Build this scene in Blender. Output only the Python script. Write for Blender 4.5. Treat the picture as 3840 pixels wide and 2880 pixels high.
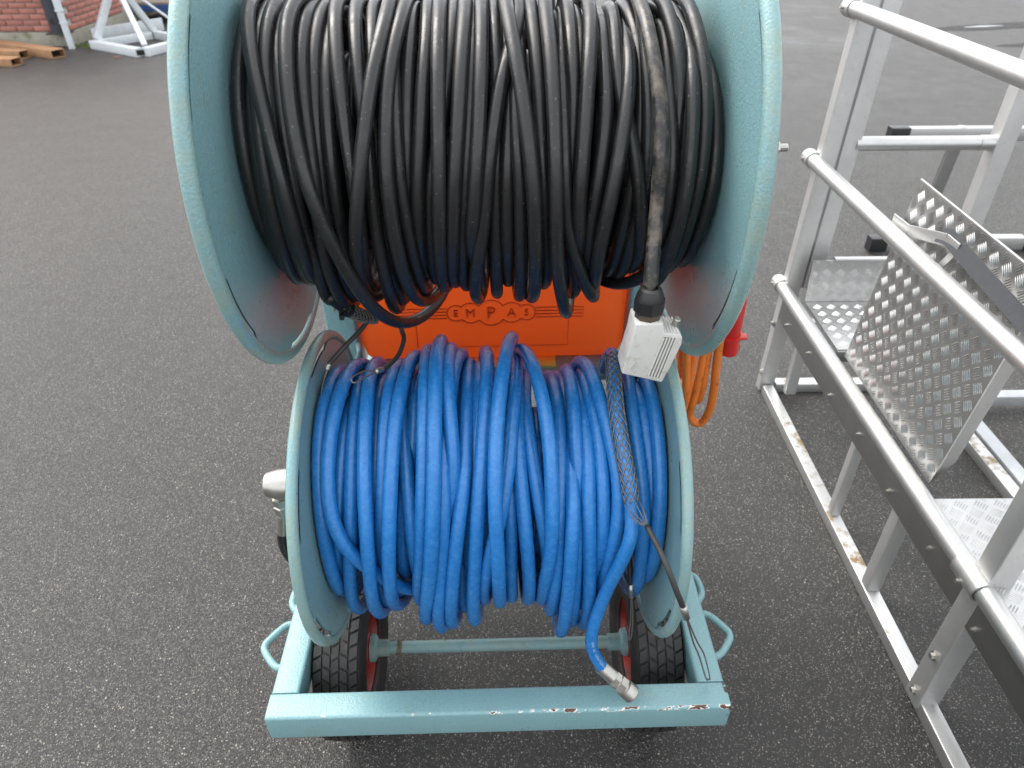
import bpy, bmesh, math, random
import numpy as np
from mathutils import Vector, Matrix
random.seed(7); RNG = np.random.RandomState(11)
for o in list(bpy.data.objects): bpy.data.objects.remove(o)
scene = bpy.context.scene
COL = scene.collection
R = math.radians

# ------------------------------------------------------------------ camera
PITCH, ROLL, YAW = 0.6243, -0.0068, 0.0217
CAM = Vector((0.0142, -0.8166, 1.85))
Rz = Matrix.Rotation(-YAW, 3, 'Z')
fw = Rz @ Vector((0, math.cos(PITCH), -math.sin(PITCH)))
rt = Rz @ Vector((1, 0, 0))
up = Rz @ Vector((0, math.sin(PITCH), math.cos(PITCH)))
r2 = math.cos(ROLL)*rt + math.sin(ROLL)*up
u2 = -math.sin(ROLL)*rt + math.cos(ROLL)*up
cam_data = bpy.data.cameras.new('camera')
cam_data.sensor_width = 36; cam_data.lens = 24.965
cam_data.clip_start = 0.02; cam_data.clip_end = 500
cam_data.dof.use_dof = True; cam_data.dof.focus_distance = 1.18; cam_data.dof.aperture_fstop = 6.5
cam = bpy.data.objects.new('camera', cam_data); COL.objects.link(cam)
m3 = Matrix((r2, u2, -fw)).transposed()
cam.matrix_world = Matrix.Translation(CAM) @ m3.to_4x4()
scene.camera = cam

# ------------------------------------------------------------------ overcast sky and sun
SUN_EL, SUN_AZ = R(55), R(-50)        # azimuth clockwise from +Y (ahead of the camera)
world = bpy.data.worlds.new('World'); scene.world = world; world.use_nodes = True
wn = world.node_tree.nodes; wl = world.node_tree.links
sky = wn.new('ShaderNodeTexSky'); sky.sky_type = 'NISHITA'; sky.sun_disc = False
sky.sun_elevation = SUN_EL; sky.sun_rotation = SUN_AZ
sky.air_density = 1.0; sky.dust_density = 4.0; sky.ozone_density = 1.0
hs = wn.new('ShaderNodeHueSaturation'); hs.inputs['Saturation'].default_value = 0.30
wl.new(sky.outputs[0], hs.inputs['Color'])
cl = wn.new('ShaderNodeMix'); cl.data_type = 'RGBA'; cl.inputs[0].default_value = .32   # even cloud cover
cl.inputs[7].default_value = (9.2, 9.3, 9.4, 1)
wl.new(hs.outputs[0], cl.inputs[6]); wl.new(cl.outputs[2], wn['Background'].inputs['Color'])
wn['Background'].inputs['Strength'].default_value = 0.115
sun_data = bpy.data.lights.new('sun', 'SUN'); sun_data.energy = .55; sun_data.angle = R(40); sun_data.color = (1, .95, .87)
sun = bpy.data.objects.new('sun', sun_data); COL.objects.link(sun)
sd = Vector((math.sin(SUN_AZ)*math.cos(SUN_EL), math.cos(SUN_AZ)*math.cos(SUN_EL), math.sin(SUN_EL)))
sun.rotation_euler = sd.to_track_quat('Z', 'Y').to_euler(); sun.location = (0, 5, 20)
vs = scene.view_settings
vs.view_transform = 'Standard'; vs.look = 'None'; vs.gamma = 1; vs.use_curve_mapping = False
vs.exposure = 1.75
scene.render.engine = 'CYCLES'

# ------------------------------------------------------------------ helpers
def W(x, y, z=0.0):
    """yard coordinates (x right, y ahead, origin under the camera) -> world"""
    dx, dy = x+0.0319, y-0.8161
    c, s = math.cos(YAW), math.sin(YAW)
    return Vector((c*dx+s*dy, -s*dx+c*dy, z))

def tag(o, label=None, cat=None, group=None, kind=None):
    if label: o['label'] = label
    if cat: o['category'] = cat
    if group: o['group'] = group
    if kind: o['kind'] = kind
    return o

def empty(name, loc=(0, 0, 0), rz=0.0, parent=None):
    o = bpy.data.objects.new(name, None); COL.objects.link(o)
    o.empty_display_size = .05
    o.location = loc; o.rotation_euler = (0, 0, rz); o.parent = parent
    return o

def link(name, me, mat, parent=None):
    if mat is not None and not me.materials: me.materials.append(mat)
    o = bpy.data.objects.new(name, me); COL.objects.link(o); o.parent = parent
    return o

class MB:
    def __init__(s): s.v = []; s.f = []; s.n = 0; s.uv = []
    def add(s, v, f, uv=None):
        n = s.n; v = [tuple(map(float, p)) for p in v]
        s.v += v; s.n += len(v)
        s.f += [tuple(i+n for i in q) for q in f]
        s.uv += (uv if uv is not None else [(p[0], p[1]) for p in v])
        return s
    def box(s, x0, x1, y0, y1, z0, z1):
        v = [(x, y, z) for z in (z0, z1) for y in (y0, y1) for x in (x0, x1)]
        return s.add(v, [(0,2,3,1),(4,5,7,6),(0,1,5,4),(2,6,7,3),(0,4,6,2),(1,3,7,5)])
    def bar(s, p, q, w, h, r=0.004, upv=(0, 0, 1), seg=3, caps=True):
        """rounded rectangular bar from p to q: w sideways, h along upv"""
        p, q, upv = Vector(p), Vector(q), Vector(upv)
        d = (q-p).normalized(); side = d.cross(upv).normalized(); u = side.cross(d).normalized()
        prof = []
        r = min(r, w*.49, h*.49)
        for cx, cy, a0 in ((w/2-r, h/2-r, 0), (-w/2+r, h/2-r, 90), (-w/2+r, -h/2+r, 180), (w/2-r, -h/2+r, 270)):
            for k in range(seg+1):
                a = R(a0+90*k/seg); prof.append((cx+r*math.cos(a), cy+r*math.sin(a)))
        n = len(prof)
        v = [p+side*a+u*b for a, b in prof]+[q+side*a+u*b for a, b in prof]
        f = [(i, (i+1) % n, n+(i+1) % n, n+i) for i in range(n)]
        if caps: f += [tuple(range(n-1, -1, -1)), tuple(range(n, 2*n))]
        return s.add(v, f)
    def tube(s, P, r, seg=12, closed=False, caps=True):
        P = np.asarray([tuple(p) for p in P], float); n = len(P)
        if closed: T = np.roll(P, -1, 0)-np.roll(P, 1, 0)
        else: T = np.gradient(P, axis=0)
        T /= np.linalg.norm(T, axis=1)[:, None]+1e-12
        N = np.zeros_like(P)
        a = np.array([1., 0, 0]) if abs(T[0, 0]) < .8 else np.array([0, 0, 1.])
        N[0] = a-T[0]*(a@T[0]); N[0] /= np.linalg.norm(N[0])
        for i in range(1, n):
            v = N[i-1]-T[i]*(N[i-1]@T[i]); N[i] = v/np.linalg.norm(v)
        B = np.cross(T, N)
        ang = np.linspace(0, 2*np.pi, seg, endpoint=False)
        rr = np.broadcast_to(np.asarray(r, float), (n,))
        V = P[:, None]+rr[:, None, None]*(np.cos(ang)[None, :, None]*N[:, None]+np.sin(ang)[None, :, None]*B[:, None])
        L = np.concatenate([[0], np.cumsum(np.linalg.norm(np.diff(P, axis=0), axis=1))])
        uv = [(L[i], k/seg) for i in range(n) for k in range(seg)]
        f = []
        for i in range(n if closed else n-1):
            j = (i+1) % n
            for k in range(seg):
                l = (k+1) % seg; f.append((i*seg+k, i*seg+l, j*seg+l, j*seg+k))
        if caps and not closed: f += [tuple(range(seg-1, -1, -1)), tuple((n-1)*seg+k for k in range(seg))]
        return s.add(V.reshape(-1, 3), f, uv)
    def lathe(s, prof, origin, axis, seg=32, close=False):
        """prof: list of (along, radius)"""
        o, ax = Vector(origin), Vector(axis).normalized()
        a = Vector((0, 0, 1)) if abs(ax.z) < .9 else Vector((1, 0, 0))
        e1 = ax.cross(a).normalized(); e2 = ax.cross(e1)
        v = []; f = []
        for k in range(seg):
            t = 2*math.pi*k/seg; d = e1*math.cos(t)+e2*math.sin(t)
            for (h, r) in prof: v.append(o+ax*h+d*r)
        n = len(prof)
        for k in range(seg):
            l = (k+1) % seg
            for i in range(n-1 if not close else n):
                j = (i+1) % n
                f.append((k*n+i, k*n+j, l*n+j, l*n+i))
        return s.add(v, f)
    def prism(s, poly, axis_dir, depth):
        poly = [Vector(p) for p in poly]; d = Vector(axis_dir)*depth; n = len(poly)
        f = [tuple(range(n)), tuple(range(2*n-1, n-1, -1))]+[(i, n+i, n+(i+1) % n, (i+1) % n) for i in range(n)]
        return s.add(poly+[p+d for p in poly], f)
    def mesh(s, name, sharp=40):
        me = bpy.data.meshes.new(name); me.from_pydata(s.v, [], s.f); me.update()
        bm = bmesh.new(); bm.from_mesh(me); bmesh.ops.recalc_face_normals(bm, faces=bm.faces); bm.to_mesh(me); bm.free()
        uvl = me.uv_layers.new(name='UVMap')
        idx = np.empty(len(me.loops), np.int32); me.loops.foreach_get('vertex_index', idx)
        arr = np.asarray(s.uv, np.float32)[idx]; uvl.data.foreach_set('uv', arr.ravel())
        me.shade_smooth()
        if sharp: me.set_sharp_from_angle(angle=R(sharp))
        return me
    def build(s, name, mat, parent=None, sharp=40): return link(name, s.mesh(name, sharp), mat, parent)

def smooth_path(pts, n=8):
    P = [np.array(tuple(p), float) for p in pts]; out = []
    P = [2*P[0]-P[1]]+P+[2*P[-1]-P[-2]]
    for i in range(1, len(P)-2):
        for k in range(n):
            t = k/n; a, b, c, d = P[i-1], P[i], P[i+1], P[i+2]
            out.append(.5*((2*b)+(-a+c)*t+(2*a-5*b+4*c-d)*t*t+(-a+3*b-3*c+d)*t**3))
    out.append(P[-2]); return out

def bevel_mesh(me, w, seg=2):
    bm = bmesh.new(); bm.from_mesh(me)
    bmesh.ops.bevel(bm, geom=[e for e in bm.edges if e.calc_face_angle(0) > .3], offset=w, segments=seg, affect='EDGES', profile=.5)
    bm.to_mesh(me); bm.free(); me.shade_smooth(); me.set_sharp_from_angle(angle=R(50))

def text_mesh(name, body, size, depth, mat, parent, loc, rot):
    c = bpy.data.curves.new(name, 'FONT'); c.body = body; c.size = size; c.extrude = depth
    c.align_x = 'CENTER'; c.align_y = 'CENTER'; c.resolution_u = 3
    t = bpy.data.objects.new('tmp', c); COL.objects.link(t)
    dg = bpy.context.evaluated_depsgraph_get(); me = bpy.data.meshes.new_from_object(t.evaluated_get(dg))
    bpy.data.objects.remove(t); bpy.data.curves.remove(c)
    me.name = name; me.materials.clear()
    o = link(name, me, mat, parent); o.matrix_local = Matrix.Translation(loc) @ rot.to_4x4()
    return o

# ------------------------------------------------------------------ materials
class NT:
    def __init__(s, name):
        s.m = bpy.data.materials.new(name); s.m.use_nodes = True
        s.t = s.m.node_tree; s.b = s.t.nodes['Principled BSDF']; s.co = s.t.nodes.new('ShaderNodeTexCoord')
    def n(s, typ, **kw):
        x = s.t.nodes.new(typ)
        for k, v in kw.items():
            if hasattr(x, k): setattr(x, k, v)
            else: x.inputs[k].default_value = v
        return x
    def l(s, a, b): s.t.links.new(a, b)
    def noise(s, scale, detail=3, rough=.55, vec=None, stretch=None):
        x = s.n('ShaderNodeTexNoise', Scale=scale, Detail=detail, Roughness=rough)
        src = vec or s.co.outputs['Object']
        if stretch:
            mp = s.n('ShaderNodeMapping'); mp.inputs['Scale'].default_value = stretch; s.l(src, mp.inputs[0]); src = mp.outputs[0]
        s.l(src, x.inputs['Vector']); return x.outputs['Fac']
    def voro(s, scale, vec=None, feature='F1', out='Distance', rnd=1.0):
        x = s.n('ShaderNodeTexVoronoi', Scale=scale, Randomness=rnd); x.feature = feature
        s.l(vec or s.co.outputs['Object'], x.inputs['Vector']); return x.outputs[out]
    def ramp(s, fac, stops):
        x = s.n('ShaderNodeValToRGB'); e = x.color_ramp.elements
        while len(e) > 1: e.remove(e[0])
        e[0].position, e[0].color = stops[0][0], tuple(stops[0][1])+(1,) if len(stops[0][1]) == 3 else stops[0][1]
        for p, c in stops[1:]:
            k = e.new(p); k.color = tuple(c)+(1,)
        s.l(fac, x.inputs[0]); return x.outputs[0]
    def step(s, fac, a, b):
        x = s.n('ShaderNodeMapRange'); x.inputs[1].default_value = a; x.inputs[2].default_value = b
        x.clamp = True; s.l(fac, x.inputs[0]); return x.outputs[0]
    def math(s, op, a, b=None):
        x = s.n('ShaderNodeMath'); x.operation = op
        for i, q in enumerate((a, b)):
            if q is None: continue
            if isinstance(q, (int, float)): x.inputs[i].default_value = q
            else: s.l(q, x.inputs[i])
        return x.outputs[0]
    def mix(s, fac, a, b, mode='MIX'):
        x = s.n('ShaderNodeMix'); x.data_type = 'RGBA'; x.blend_type = mode
        for sock, q in ((x.inputs[0], fac), (x.inputs[6], a), (x.inputs[7], b)):
            if isinstance(q, (int, float)): sock.default_value = q
            elif isinstance(q, tuple): sock.default_value = q+(1,)
            else: s.l(q, sock)
        return x.outputs[2]
    def bump(s, h, strength=.3, dist=.002, prev=None):
        x = s.n('ShaderNodeBump', Strength=strength, Distance=dist); s.l(h, x.inputs['Height'])
        if prev is not None: s.l(prev, x.inputs['Normal'])
        return x.outputs[0]
    def done(s, col=None, rough=None, normal=None, metal=None, spec=None, coat=None):
        for nm, q in (('Base Color', col), ('Roughness', rough), ('Metallic', metal), ('Specular IOR Level', spec), ('Coat Weight', coat)):
            if q is None: continue
            if isinstance(q, tuple): s.b.inputs[nm].default_value = q+(1,)
            elif isinstance(q, (int, float)): s.b.inputs[nm].default_value = q
            else: s.l(q, s.b.inputs[nm])
        if normal is not None: s.l(normal, s.b.inputs['Normal'])
        return s.m

def simple(name, col, rough=.5, metal=0.0, var=.25, scale=40, bump=.1, bscale=300, dirt=None):
    t = NT(name); c2 = tuple(max(0, x*(1-var)) for x in col)
    n = t.noise(scale, 4); c = t.mix(n, c2, tuple(min(1, x*(1+var*.5)) for x in col))
    if dirt:
        d = t.step(t.noise(scale*1.7, 6, .65), .55, .7); c = t.mix(d, c, dirt)
    r = t.math('ADD', t.math('MULTIPLY', t.noise(scale*.7, 3), .3), rough-.15)
    return t.done(c, r, t.bump(t.noise(bscale, 3), bump, .001) if bump else None, metal)

def mat_paint(name, wear=False, grime=0.0):
    t = NT(name); big = t.noise(6, 4); fine = t.noise(55, 3)
    c = t.mix(big, (.146, .275, .295), (.192, .342, .362))
    c = t.mix(t.math('MULTIPLY', t.step(t.noise(240, 2), .45, .7), .35), c, (.27, .44, .455))
    dirt = t.step(t.noise(9, 6, .7), .56, .72)
    c = t.mix(t.math('MULTIPLY', dirt, .55), c, (.20, .26, .20))
    strk = t.step(t.noise(20, 5, .7, stretch=(1, 1, .12)), .60, .74); c = t.mix(t.math('MULTIPLY', strk, .3), c, (.13, .20, .20))
    if grime:
        gm = t.math('MULTIPLY', t.step(t.noise(17, 6, .72), .40, .62), grime); c = t.mix(gm, c, t.mix(t.noise(45, 4), (.20, .25, .17), (.30, .36, .30)))
        wh = t.step(t.noise(38, 6, .75), .66, .70); c = t.mix(t.math('MULTIPLY', wh, .7), c, (.48, .52, .48))
    sp = t.step(t.noise(130, 2), .72, .76); c = t.mix(t.math('MULTIPLY', sp, .7), c, (.05, .07, .06))
    rough = t.math('ADD', t.math('MULTIPLY', t.noise(14, 4), .20), .20)
    if wear:
        sx = t.n('ShaderNodeSeparateXYZ'); t.l(t.co.outputs['Object'], sx.inputs[0])
        n = t.noise(70, 4, .6, stretch=(.45, 1, 1))
        thr = t.math('SUBTRACT', .68, t.math('MULTIPLY', t.step(sx.outputs[0], -.30, .10), .165))
        edge = t.math('MULTIPLY', t.step(sx.outputs[1], .0075, .005), t.step(sx.outputs[2], .391, .394))
        e = t.math('SUBTRACT', n, thr)
        white = t.math('MULTIPLY', t.step(e, 0, .006), edge); rust = t.math('MULTIPLY', t.step(e, .035, .042), edge)
        c = t.mix(white, c, (.78, .76, .70)); c = t.mix(rust, c, t.mix(t.noise(200, 3), (.035, .012, .006), (.13, .045, .015)))
        # a worn-through corner
        cor = t.math('MULTIPLY', t.step(sx.outputs[0], .489, .492), t.step(sx.outputs[2], .36, .38))
        k = t.math('MULTIPLY', cor, t.step(t.noise(60, 4), .5, .53)); c = t.mix(k, c, (.05, .02, .015))
    peel = t.bump(t.noise(260, 2), .55, .0016); peel = t.bump(t.noise(80, 2), .15, .002, peel)
    return t.done(c, rough, peel, 0.0, .5)

def mat_hose():
    t = NT('blue_hose_rubber'); uv = t.co.outputs['UV']
    mp = t.n('ShaderNodeMapping'); mp.inputs['Scale'].default_value = (420, 1, 1); t.l(uv, mp.inputs[0])
    w = t.n('ShaderNodeTexWave', Scale=1.0, Distortion=.6); w.inputs['Detail Scale'].default_value = 4; w.wave_type = 'BANDS'; w.bands_direction = 'DIAGONAL'
    t.l(mp.outputs[0], w.inputs[0])
    n1 = t.noise(7, 3); n2 = t.noise(90, 4, .65)
    c = t.mix(n1, (.010, .135, .40), (.016, .182, .52))
    c = t.mix(t.step(n2, .45, .8), c, (.04, .225, .55))
    spk = t.step(t.noise(330, 2), .63, .70); c = t.mix(t.math('MULTIPLY', spk, .55), c, (.012, .07, .24))
    dirt = t.step(t.noise(26, 6, .7), .66, .74); c = t.mix(t.math('MULTIPLY', dirt, .55), c, (.03, .07, .10))
    wet = t.voro(75); drop = t.step(wet, .16, .10)
    r = t.math('SUBTRACT', t.math('ADD', .16, t.math('MULTIPLY', t.noise(20, 3), .2)), t.math('MULTIPLY', drop, .18))
    b = t.bump(w.outputs['Fac'], .22, .0006); b = t.bump(n2, .15, .0012, b)
    db = t.math('MULTIPLY', drop, t.step(t.noise(9, 2), .5, .56)); b = t.bump(db, .5, .0012, b)
    return t.done(c, r, b, 0, .55)

def mat_cable(name, dust=0.0):
    t = NT(name); n1 = t.noise(16, 5, .65); n2 = t.noise(140, 4, .6)
    c = t.mix(n1, (.008, .008, .0085), (.019, .019, .0195))
    scr = t.noise(60, 5, .7, stretch=(6, 1, 1)); c = t.mix(t.math('MULTIPLY', t.step(scr, .62, .75), .35), c, (.06, .058, .055))
    spk = t.step(t.noise(260, 1), .735, .75); c = t.mix(t.math('MULTIPLY', spk, .5), c, (.25, .22, .18))
    if dust:
        d = t.math('MULTIPLY', t.step(t.noise(38, 6, .75), .44, .66), dust); c = t.mix(d, c, (.15, .125, .095))
    wet = t.step(n1, .5, .53)
    r = t.math('ADD', t.math('MULTIPLY', wet, -.14), t.math('ADD', .36, t.math('MULTIPLY', n2, .14)))
    b = t.bump(n2, .25, .0012); b = t.bump(t.noise(500, 2), .18, .0006, b)
    return t.done(c, r, b, 0, .5)

def mat_alu(name, base=.62, rough=.36, stain=0.0):
    t = NT(name); n = t.noise(9, 5, .65); n2 = t.noise(70, 4)
    c = t.mix(n, (base*.8, base*.8, base*.79), (base*1.12, base*1.12, base*1.1))
    c = t.mix(t.math('MULTIPLY', t.step(n2, .6, .8), .35), c, (base*.55,)*3)
    metal = .95
    if stain:
        d = t.math('MULTIPLY', t.step(t.noise(5, 8, .8), .52, .60), stain)
        sx = t.n('ShaderNodeNewGeometry'); sz = t.n('ShaderNodeSeparateXYZ'); t.l(sx.outputs['Normal'], sz.inputs[0])
        d = t.math('MULTIPLY', d, t.step(sz.outputs[2], .6, .9))
        c = t.mix(d, c, t.mix(t.noise(90, 4), (.10, .06, .02), (.26, .17, .06)))
        metal = t.math('SUBTRACT', .95, t.math('MULTIPLY', d, .8))
    r = t.math('ADD', rough, t.math('MULTIPLY', n2, .16))
    b = t.bump(t.noise(600, 2), .12, .0005)
    return t.done(c, r, b, metal)

def mat_asphalt():
    t = NT('asphalt')
    v1 = t.voro(150); v1c = t.voro(150, out='Color'); v2 = t.voro(290); v2c = t.voro(290, out='Color')
    s1 = t.n('ShaderNodeSeparateColor'); t.l(v1c, s1.inputs[0]); s2 = t.n('ShaderNodeSeparateColor'); t.l(v2c, s2.inputs[0])
    fine = t.noise(520, 3, .6); big = t.noise(.5, 6, .62); mid = t.noise(4, 5, .65); clus = t.noise(14, 5, .7)
    c = t.mix(t.step(big, .3, .7), (.0085, .0078, .0071), (.016, .0149, .0138))
    c = t.mix(t.math('MULTIPLY', t.step(fine, .35, .75), .6), c, (.037, .0345, .032))
    c = t.mix(t.math('MULTIPLY', t.step(clus, .45, .7), .35), c, (.030, .028, .026))
    # grey-brown stones of the wearing course
    g2 = t.math('MULTIPLY', t.step(s2.outputs[0], .52, .58), t.step(v2, .55, .35))
    c = t.mix(t.math('MULTIPLY', g2, .8), c, t.mix(s2.outputs[1], (.030, .024, .019), (.085, .077, .068)))
    # pale chips, more of them where the surface is worn
    k = t.math('MULTIPLY', t.step(clus, .3, .7), .05)
    g3 = t.math('MULTIPLY', t.step(t.math('ADD', s2.outputs[2], k), .905, .92), t.step(v2, .48, .35))
    c = t.mix(g3, c, t.mix(s2.outputs[1], (.155, .14, .118), (.30, .287, .262)))
    g1 = t.math('MULTIPLY', t.step(t.math('ADD', s1.outputs[0], k), .968, .978), t.step(v1, .40, .28))
    c = t.mix(g1, c, t.mix(s1.outputs[1], (.21, .178, .135), (.38, .36, .325)))
    damp = t.step(t.noise(.33, 5, .62), .54, .66); c = t.mix(t.math('MULTIPLY', damp, .5), c, (.010, .0092, .0085))
    r = t.math('SUBTRACT', t.math('ADD', .42, t.math('MULTIPLY', mid, .2)), t.math('MULTIPLY', damp, .14))
    h = t.math('ADD', t.math('MULTIPLY', t.step(v1, .6, .1), .6), t.math('MULTIPLY', t.step(v2, .6, .1), .5))
    b = t.bump(h, .8, .005); b = t.bump(fine, .4, .002, b)
    return t.done(c, r, b, 0, .55)

M = {}
M['asphalt'] = mat_asphalt()
M['paint'] = mat_paint('teal_hammered_paint'); M['paint_wear'] = mat_paint('teal_chipped_paint', True)
M['paint_rim'] = mat_paint('teal_grimy_paint', False, .6); M['hose'] = mat_hose(); M['cable'] = mat_cable('black_rubber'); M['cable_dusty'] = mat_cable('dusty_black_rubber', .75)
M['alu'] = mat_alu('aluminium', .54); M['alu_flat'] = mat_alu('shaded_aluminium', .34, .28); M['alu_stain'] = mat_alu('stained_aluminium', .62, .36, 1.0)  # alu_flat: aluminium darkened, the ground's dark reflection painted into its colour
M['alu_post'] = mat_alu('lit_post_aluminium', .62, .46)  # same metal kept paler, the brightness the posts catch painted in
M['tread'] = mat_alu('tread_aluminium', .50, .22)
M['steel'] = simple('nickel_steel', (.46, .445, .41), .34, .9, .3, 60, .1)
M['galv'] = simple('galvanised_steel', (.46, .48, .49), .46, .6, .35, 14, .1)
M['wire'] = simple('wire_rope', (.20, .19, .17), .42, .6, .3, 200, 0)
def mat_tank():
    t = NT('orange_polyethylene_tank'); n = t.noise(5, 4)
    c = t.mix(n, (.60, .15, .035), (.68, .19, .05)); d = t.step(t.noise(22, 6, .7), .6, .75); c = t.mix(t.math('MULTIPLY', d, .5), c, (.34, .05, .01))
    t.done(c, .38, t.bump(t.noise(220, 3), .12, .001))
    tr = t.n('ShaderNodeBsdfTranslucent'); tr.inputs[0].default_value = (.95, .33, .085, 1)
    mx = t.n('ShaderNodeMixShader'); mx.inputs[0].default_value = .5
    t.l(t.b.outputs[0], mx.inputs[1]); t.l(tr.outputs[0], mx.inputs[2]); t.l(mx.outputs[0], t.t.nodes['Material Output'].inputs[0])
    return t.m
M['orange'] = mat_tank()
M['orange_cable'] = simple('orange_rubber', (.66, .17, .02), .48, 0, .2, 25, .15, 300, dirt=(.30, .085, .02))
M['red'] = simple('red_plastic', (.50, .018, .014), .38, 0, .15, 20, .05)
M['red_rim'] = simple('red_rim_paint', (.30, .02, .015), .45, 0, .35, 18, .1, 200, dirt=(.12, .02, .015))
M['tyre'] = simple('tyre_rubber', (.016, .0155, .015), .62, 0, .3, 30, .25, 350, dirt=(.035, .032, .028))
M['grey_cast'] = simple('grey_cast_housing', (.56, .56, .53), .48, 0, .12, 30, .3, 700, dirt=(.40, .38, .33))
M['black'] = simple('black_plastic', (.016, .016, .017), .36, 0, .3, 60, .1)
M['rubber'] = simple('black_sleeve', (.028, .028, .029), .55, 0, .2, 120, .2)
M['grime'] = simple('grimy_brass', (.12, .10, .07), .5, .5, .4, 160, .2)
M['print'] = simple('hose_print', (.45, .56, .72), .5, 0, .2, 300, 0)
M['rib_gap'] = simple('dark_groove', (.17, .155, .13), .7, 0, .4, 200, .2)
M['seal'] = simple('ivory_seal', (.55, .52, .40), .5, 0, .1)
M['yellow'] = simple('yellow_plastic', (.72, .52, .10), .45, 0, .1)
M['brick'] = None
def mat_brick():
    t = NT('red_brick'); oi = t.n('ShaderNodeObjectInfo')
    c = t.mix(oi.outputs['Random'], (.32, .115, .085), (.48, .19, .145)); c = t.mix(t.math('MULTIPLY', t.noise(30, 5, .7), .6), c, (.30, .16, .13))
    return t.done(c, .85, t.bump(t.noise(120, 4), .4, .003))
M['brick'] = mat_brick()
def mat_brickwall():
    t = NT('brick_and_mortar'); b = t.n('ShaderNodeTexBrick', Scale=1.0)
    b.inputs['Color1'].default_value = (.30, .10, .07, 1); b.inputs['Color2'].default_value = (.40, .14, .10, 1); b.inputs['Mortar'].default_value = (.42, .39, .36, 1)
    b.inputs['Brick Width'].default_value = .224; b.inputs['Row Height'].default_value = .068; b.inputs['Mortar Size'].default_value = .006
    mp = t.n('ShaderNodeMapping'); mp.inputs['Rotation'].default_value = (R(90), 0, 0); t.l(t.co.outputs['Object'], mp.inputs[0]); t.l(mp.outputs[0], b.inputs[0])
    return t.done(b.outputs[0], .85, t.bump(t.noise(100, 4), .3, .003))
M['brickwall'] = mat_brickwall()
M['mortar'] = simple('mortar', (.42, .39, .36), .9, 0, .2, 50, .4, 200)
M['concrete'] = simple('mossy_concrete', (.36, .34, .28), .85, 0, .3, 6, .5, 90, dirt=(.17, .17, .10))
M['dark_steel'] = simple('dark_blue_grey_steel', (.040, .046, .058), .42, .1, .25, 8, .1)
M['pipe'] = simple('pale_grey_pipe', (.58, .62, .66), .45, 0, .15, 8, .05, 100, dirt=(.34, .37, .37))
M['whitegalv'] = simple('white_galvanised', (.62, .66, .68), .5, .15, .2, 9, .1, 200, dirt=(.48, .51, .53))
M['rust'] = simple('rusty_steel', (.40, .22, .11), .75, 0, .5, 12, .4, 150, dirt=(.24, .13, .07))
M['yellowpaint'] = simple('worn_yellow_paint', (.62, .42, .03), .6, 0, .3, 20, .2, 150, dirt=(.20, .11, .05))
M['wood'] = simple('weathered_planks', (.30, .25, .21), .8, 0, .3, 12, .3, 120)
M['bluesteel'] = simple('blue_steel', (.03, .09, .26), .45, 0, .25, 10, .1)
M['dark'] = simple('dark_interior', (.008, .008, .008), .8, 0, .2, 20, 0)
M['webbing'] = simple('grey_webbing', (.055, .057, .063), .8, 0, .25, 90, .5, 900)
M['twine'] = simple('twine', (.22, .16, .09), .8, 0, .3, 300, 0)
M['leaf'] = simple('brown_leaf', (.25, .08, .03), .6, 0, .4, 90, .2)
M['moss'] = simple('moss', (.12, .16, .03), .9, 0, .4, 60, .5)
M['redpaint'] = simple('faded_red_mark', (.42, .08, .05), .75, 0, .3, 90, .3, 400)
M['damp'] = simple('dark_reflection', (.008, .007, .006), .7, 0, .3, 20, .6, 300)  # matte dark colour standing in for the dark reflection in the puddles
def mat_water():
    t = NT('puddle_water'); return t.done((.012, .011, .010), .04, t.bump(t.noise(3, 2), .02, .01), 0, .5)
M['water'] = mat_water()

# ================================================================== the yard
g = MB(); g.add([(-90, -60, 0), (90, -60, 0), (90, 120, 0), (-90, 120, 0)], [(0, 1, 2, 3)])
tag(g.build('asphalt_yard', M['asphalt']), 'dark damp asphalt yard with pale stone chips', 'ground', kind='structure')

def blob(cx, cy, rx, ry, z, rot=0, n=40, seed=1, amp=.25):
    rg = random.Random(seed); ph = [rg.uniform(0, 6.28) for _ in range(5)]
    pts = []
    for k in range(n):
        t = 2*math.pi*k/n; r = 1+amp*sum(math.sin((j+2)*t+ph[j])/(j+1.5) for j in range(5))
        x, y = rx*r*math.cos(t), ry*r*math.sin(t)
        p = W(cx+x*math.cos(rot)-y*math.sin(rot), cy+x*math.sin(rot)+y*math.cos(rot), z); pts.append(p)
    return pts
for i, (cx, cy, rx, ry) in enumerate(((7.1, 11.35, .95, .26), (6.8, 10.05, .45, .11))):  # flat sheets that paint the dark part of each puddle's reflection
    p = blob(cx, cy, rx, ry, .003, .2, seed=13+i)
    m = MB(); m.add(p, [tuple(range(len(p)))]); tag(m.build('reflection_patch', M['damp']), 'dark sheet painting the dark reflection of a puddle', 'painted reflection', kind='structure')
for i, (cx, cy, rx, ry, lab) in enumerate(((6.85, 11.33, .26, .07, 'long dark puddle with a bright sky reflection'), (6.9, 10.06, .08, .02, 'small dark puddle in front of the long one'))):
    p = blob(cx, cy, rx, ry, .007, .2, seed=3+i)
    m = MB(); m.add(p, [tuple(range(len(p)))]); tag(m.build('puddle', M['water']), lab, 'puddle', kind='structure')
p = blob(.46, .02, .035, .012, .004, .1, 24, 9, .5)
m = MB(); m.add(p, [tuple(range(len(p)))]); tag(m.build('paint_mark', M['redpaint']), 'faded red paint mark on the asphalt', 'paint mark', kind='structure')

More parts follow.
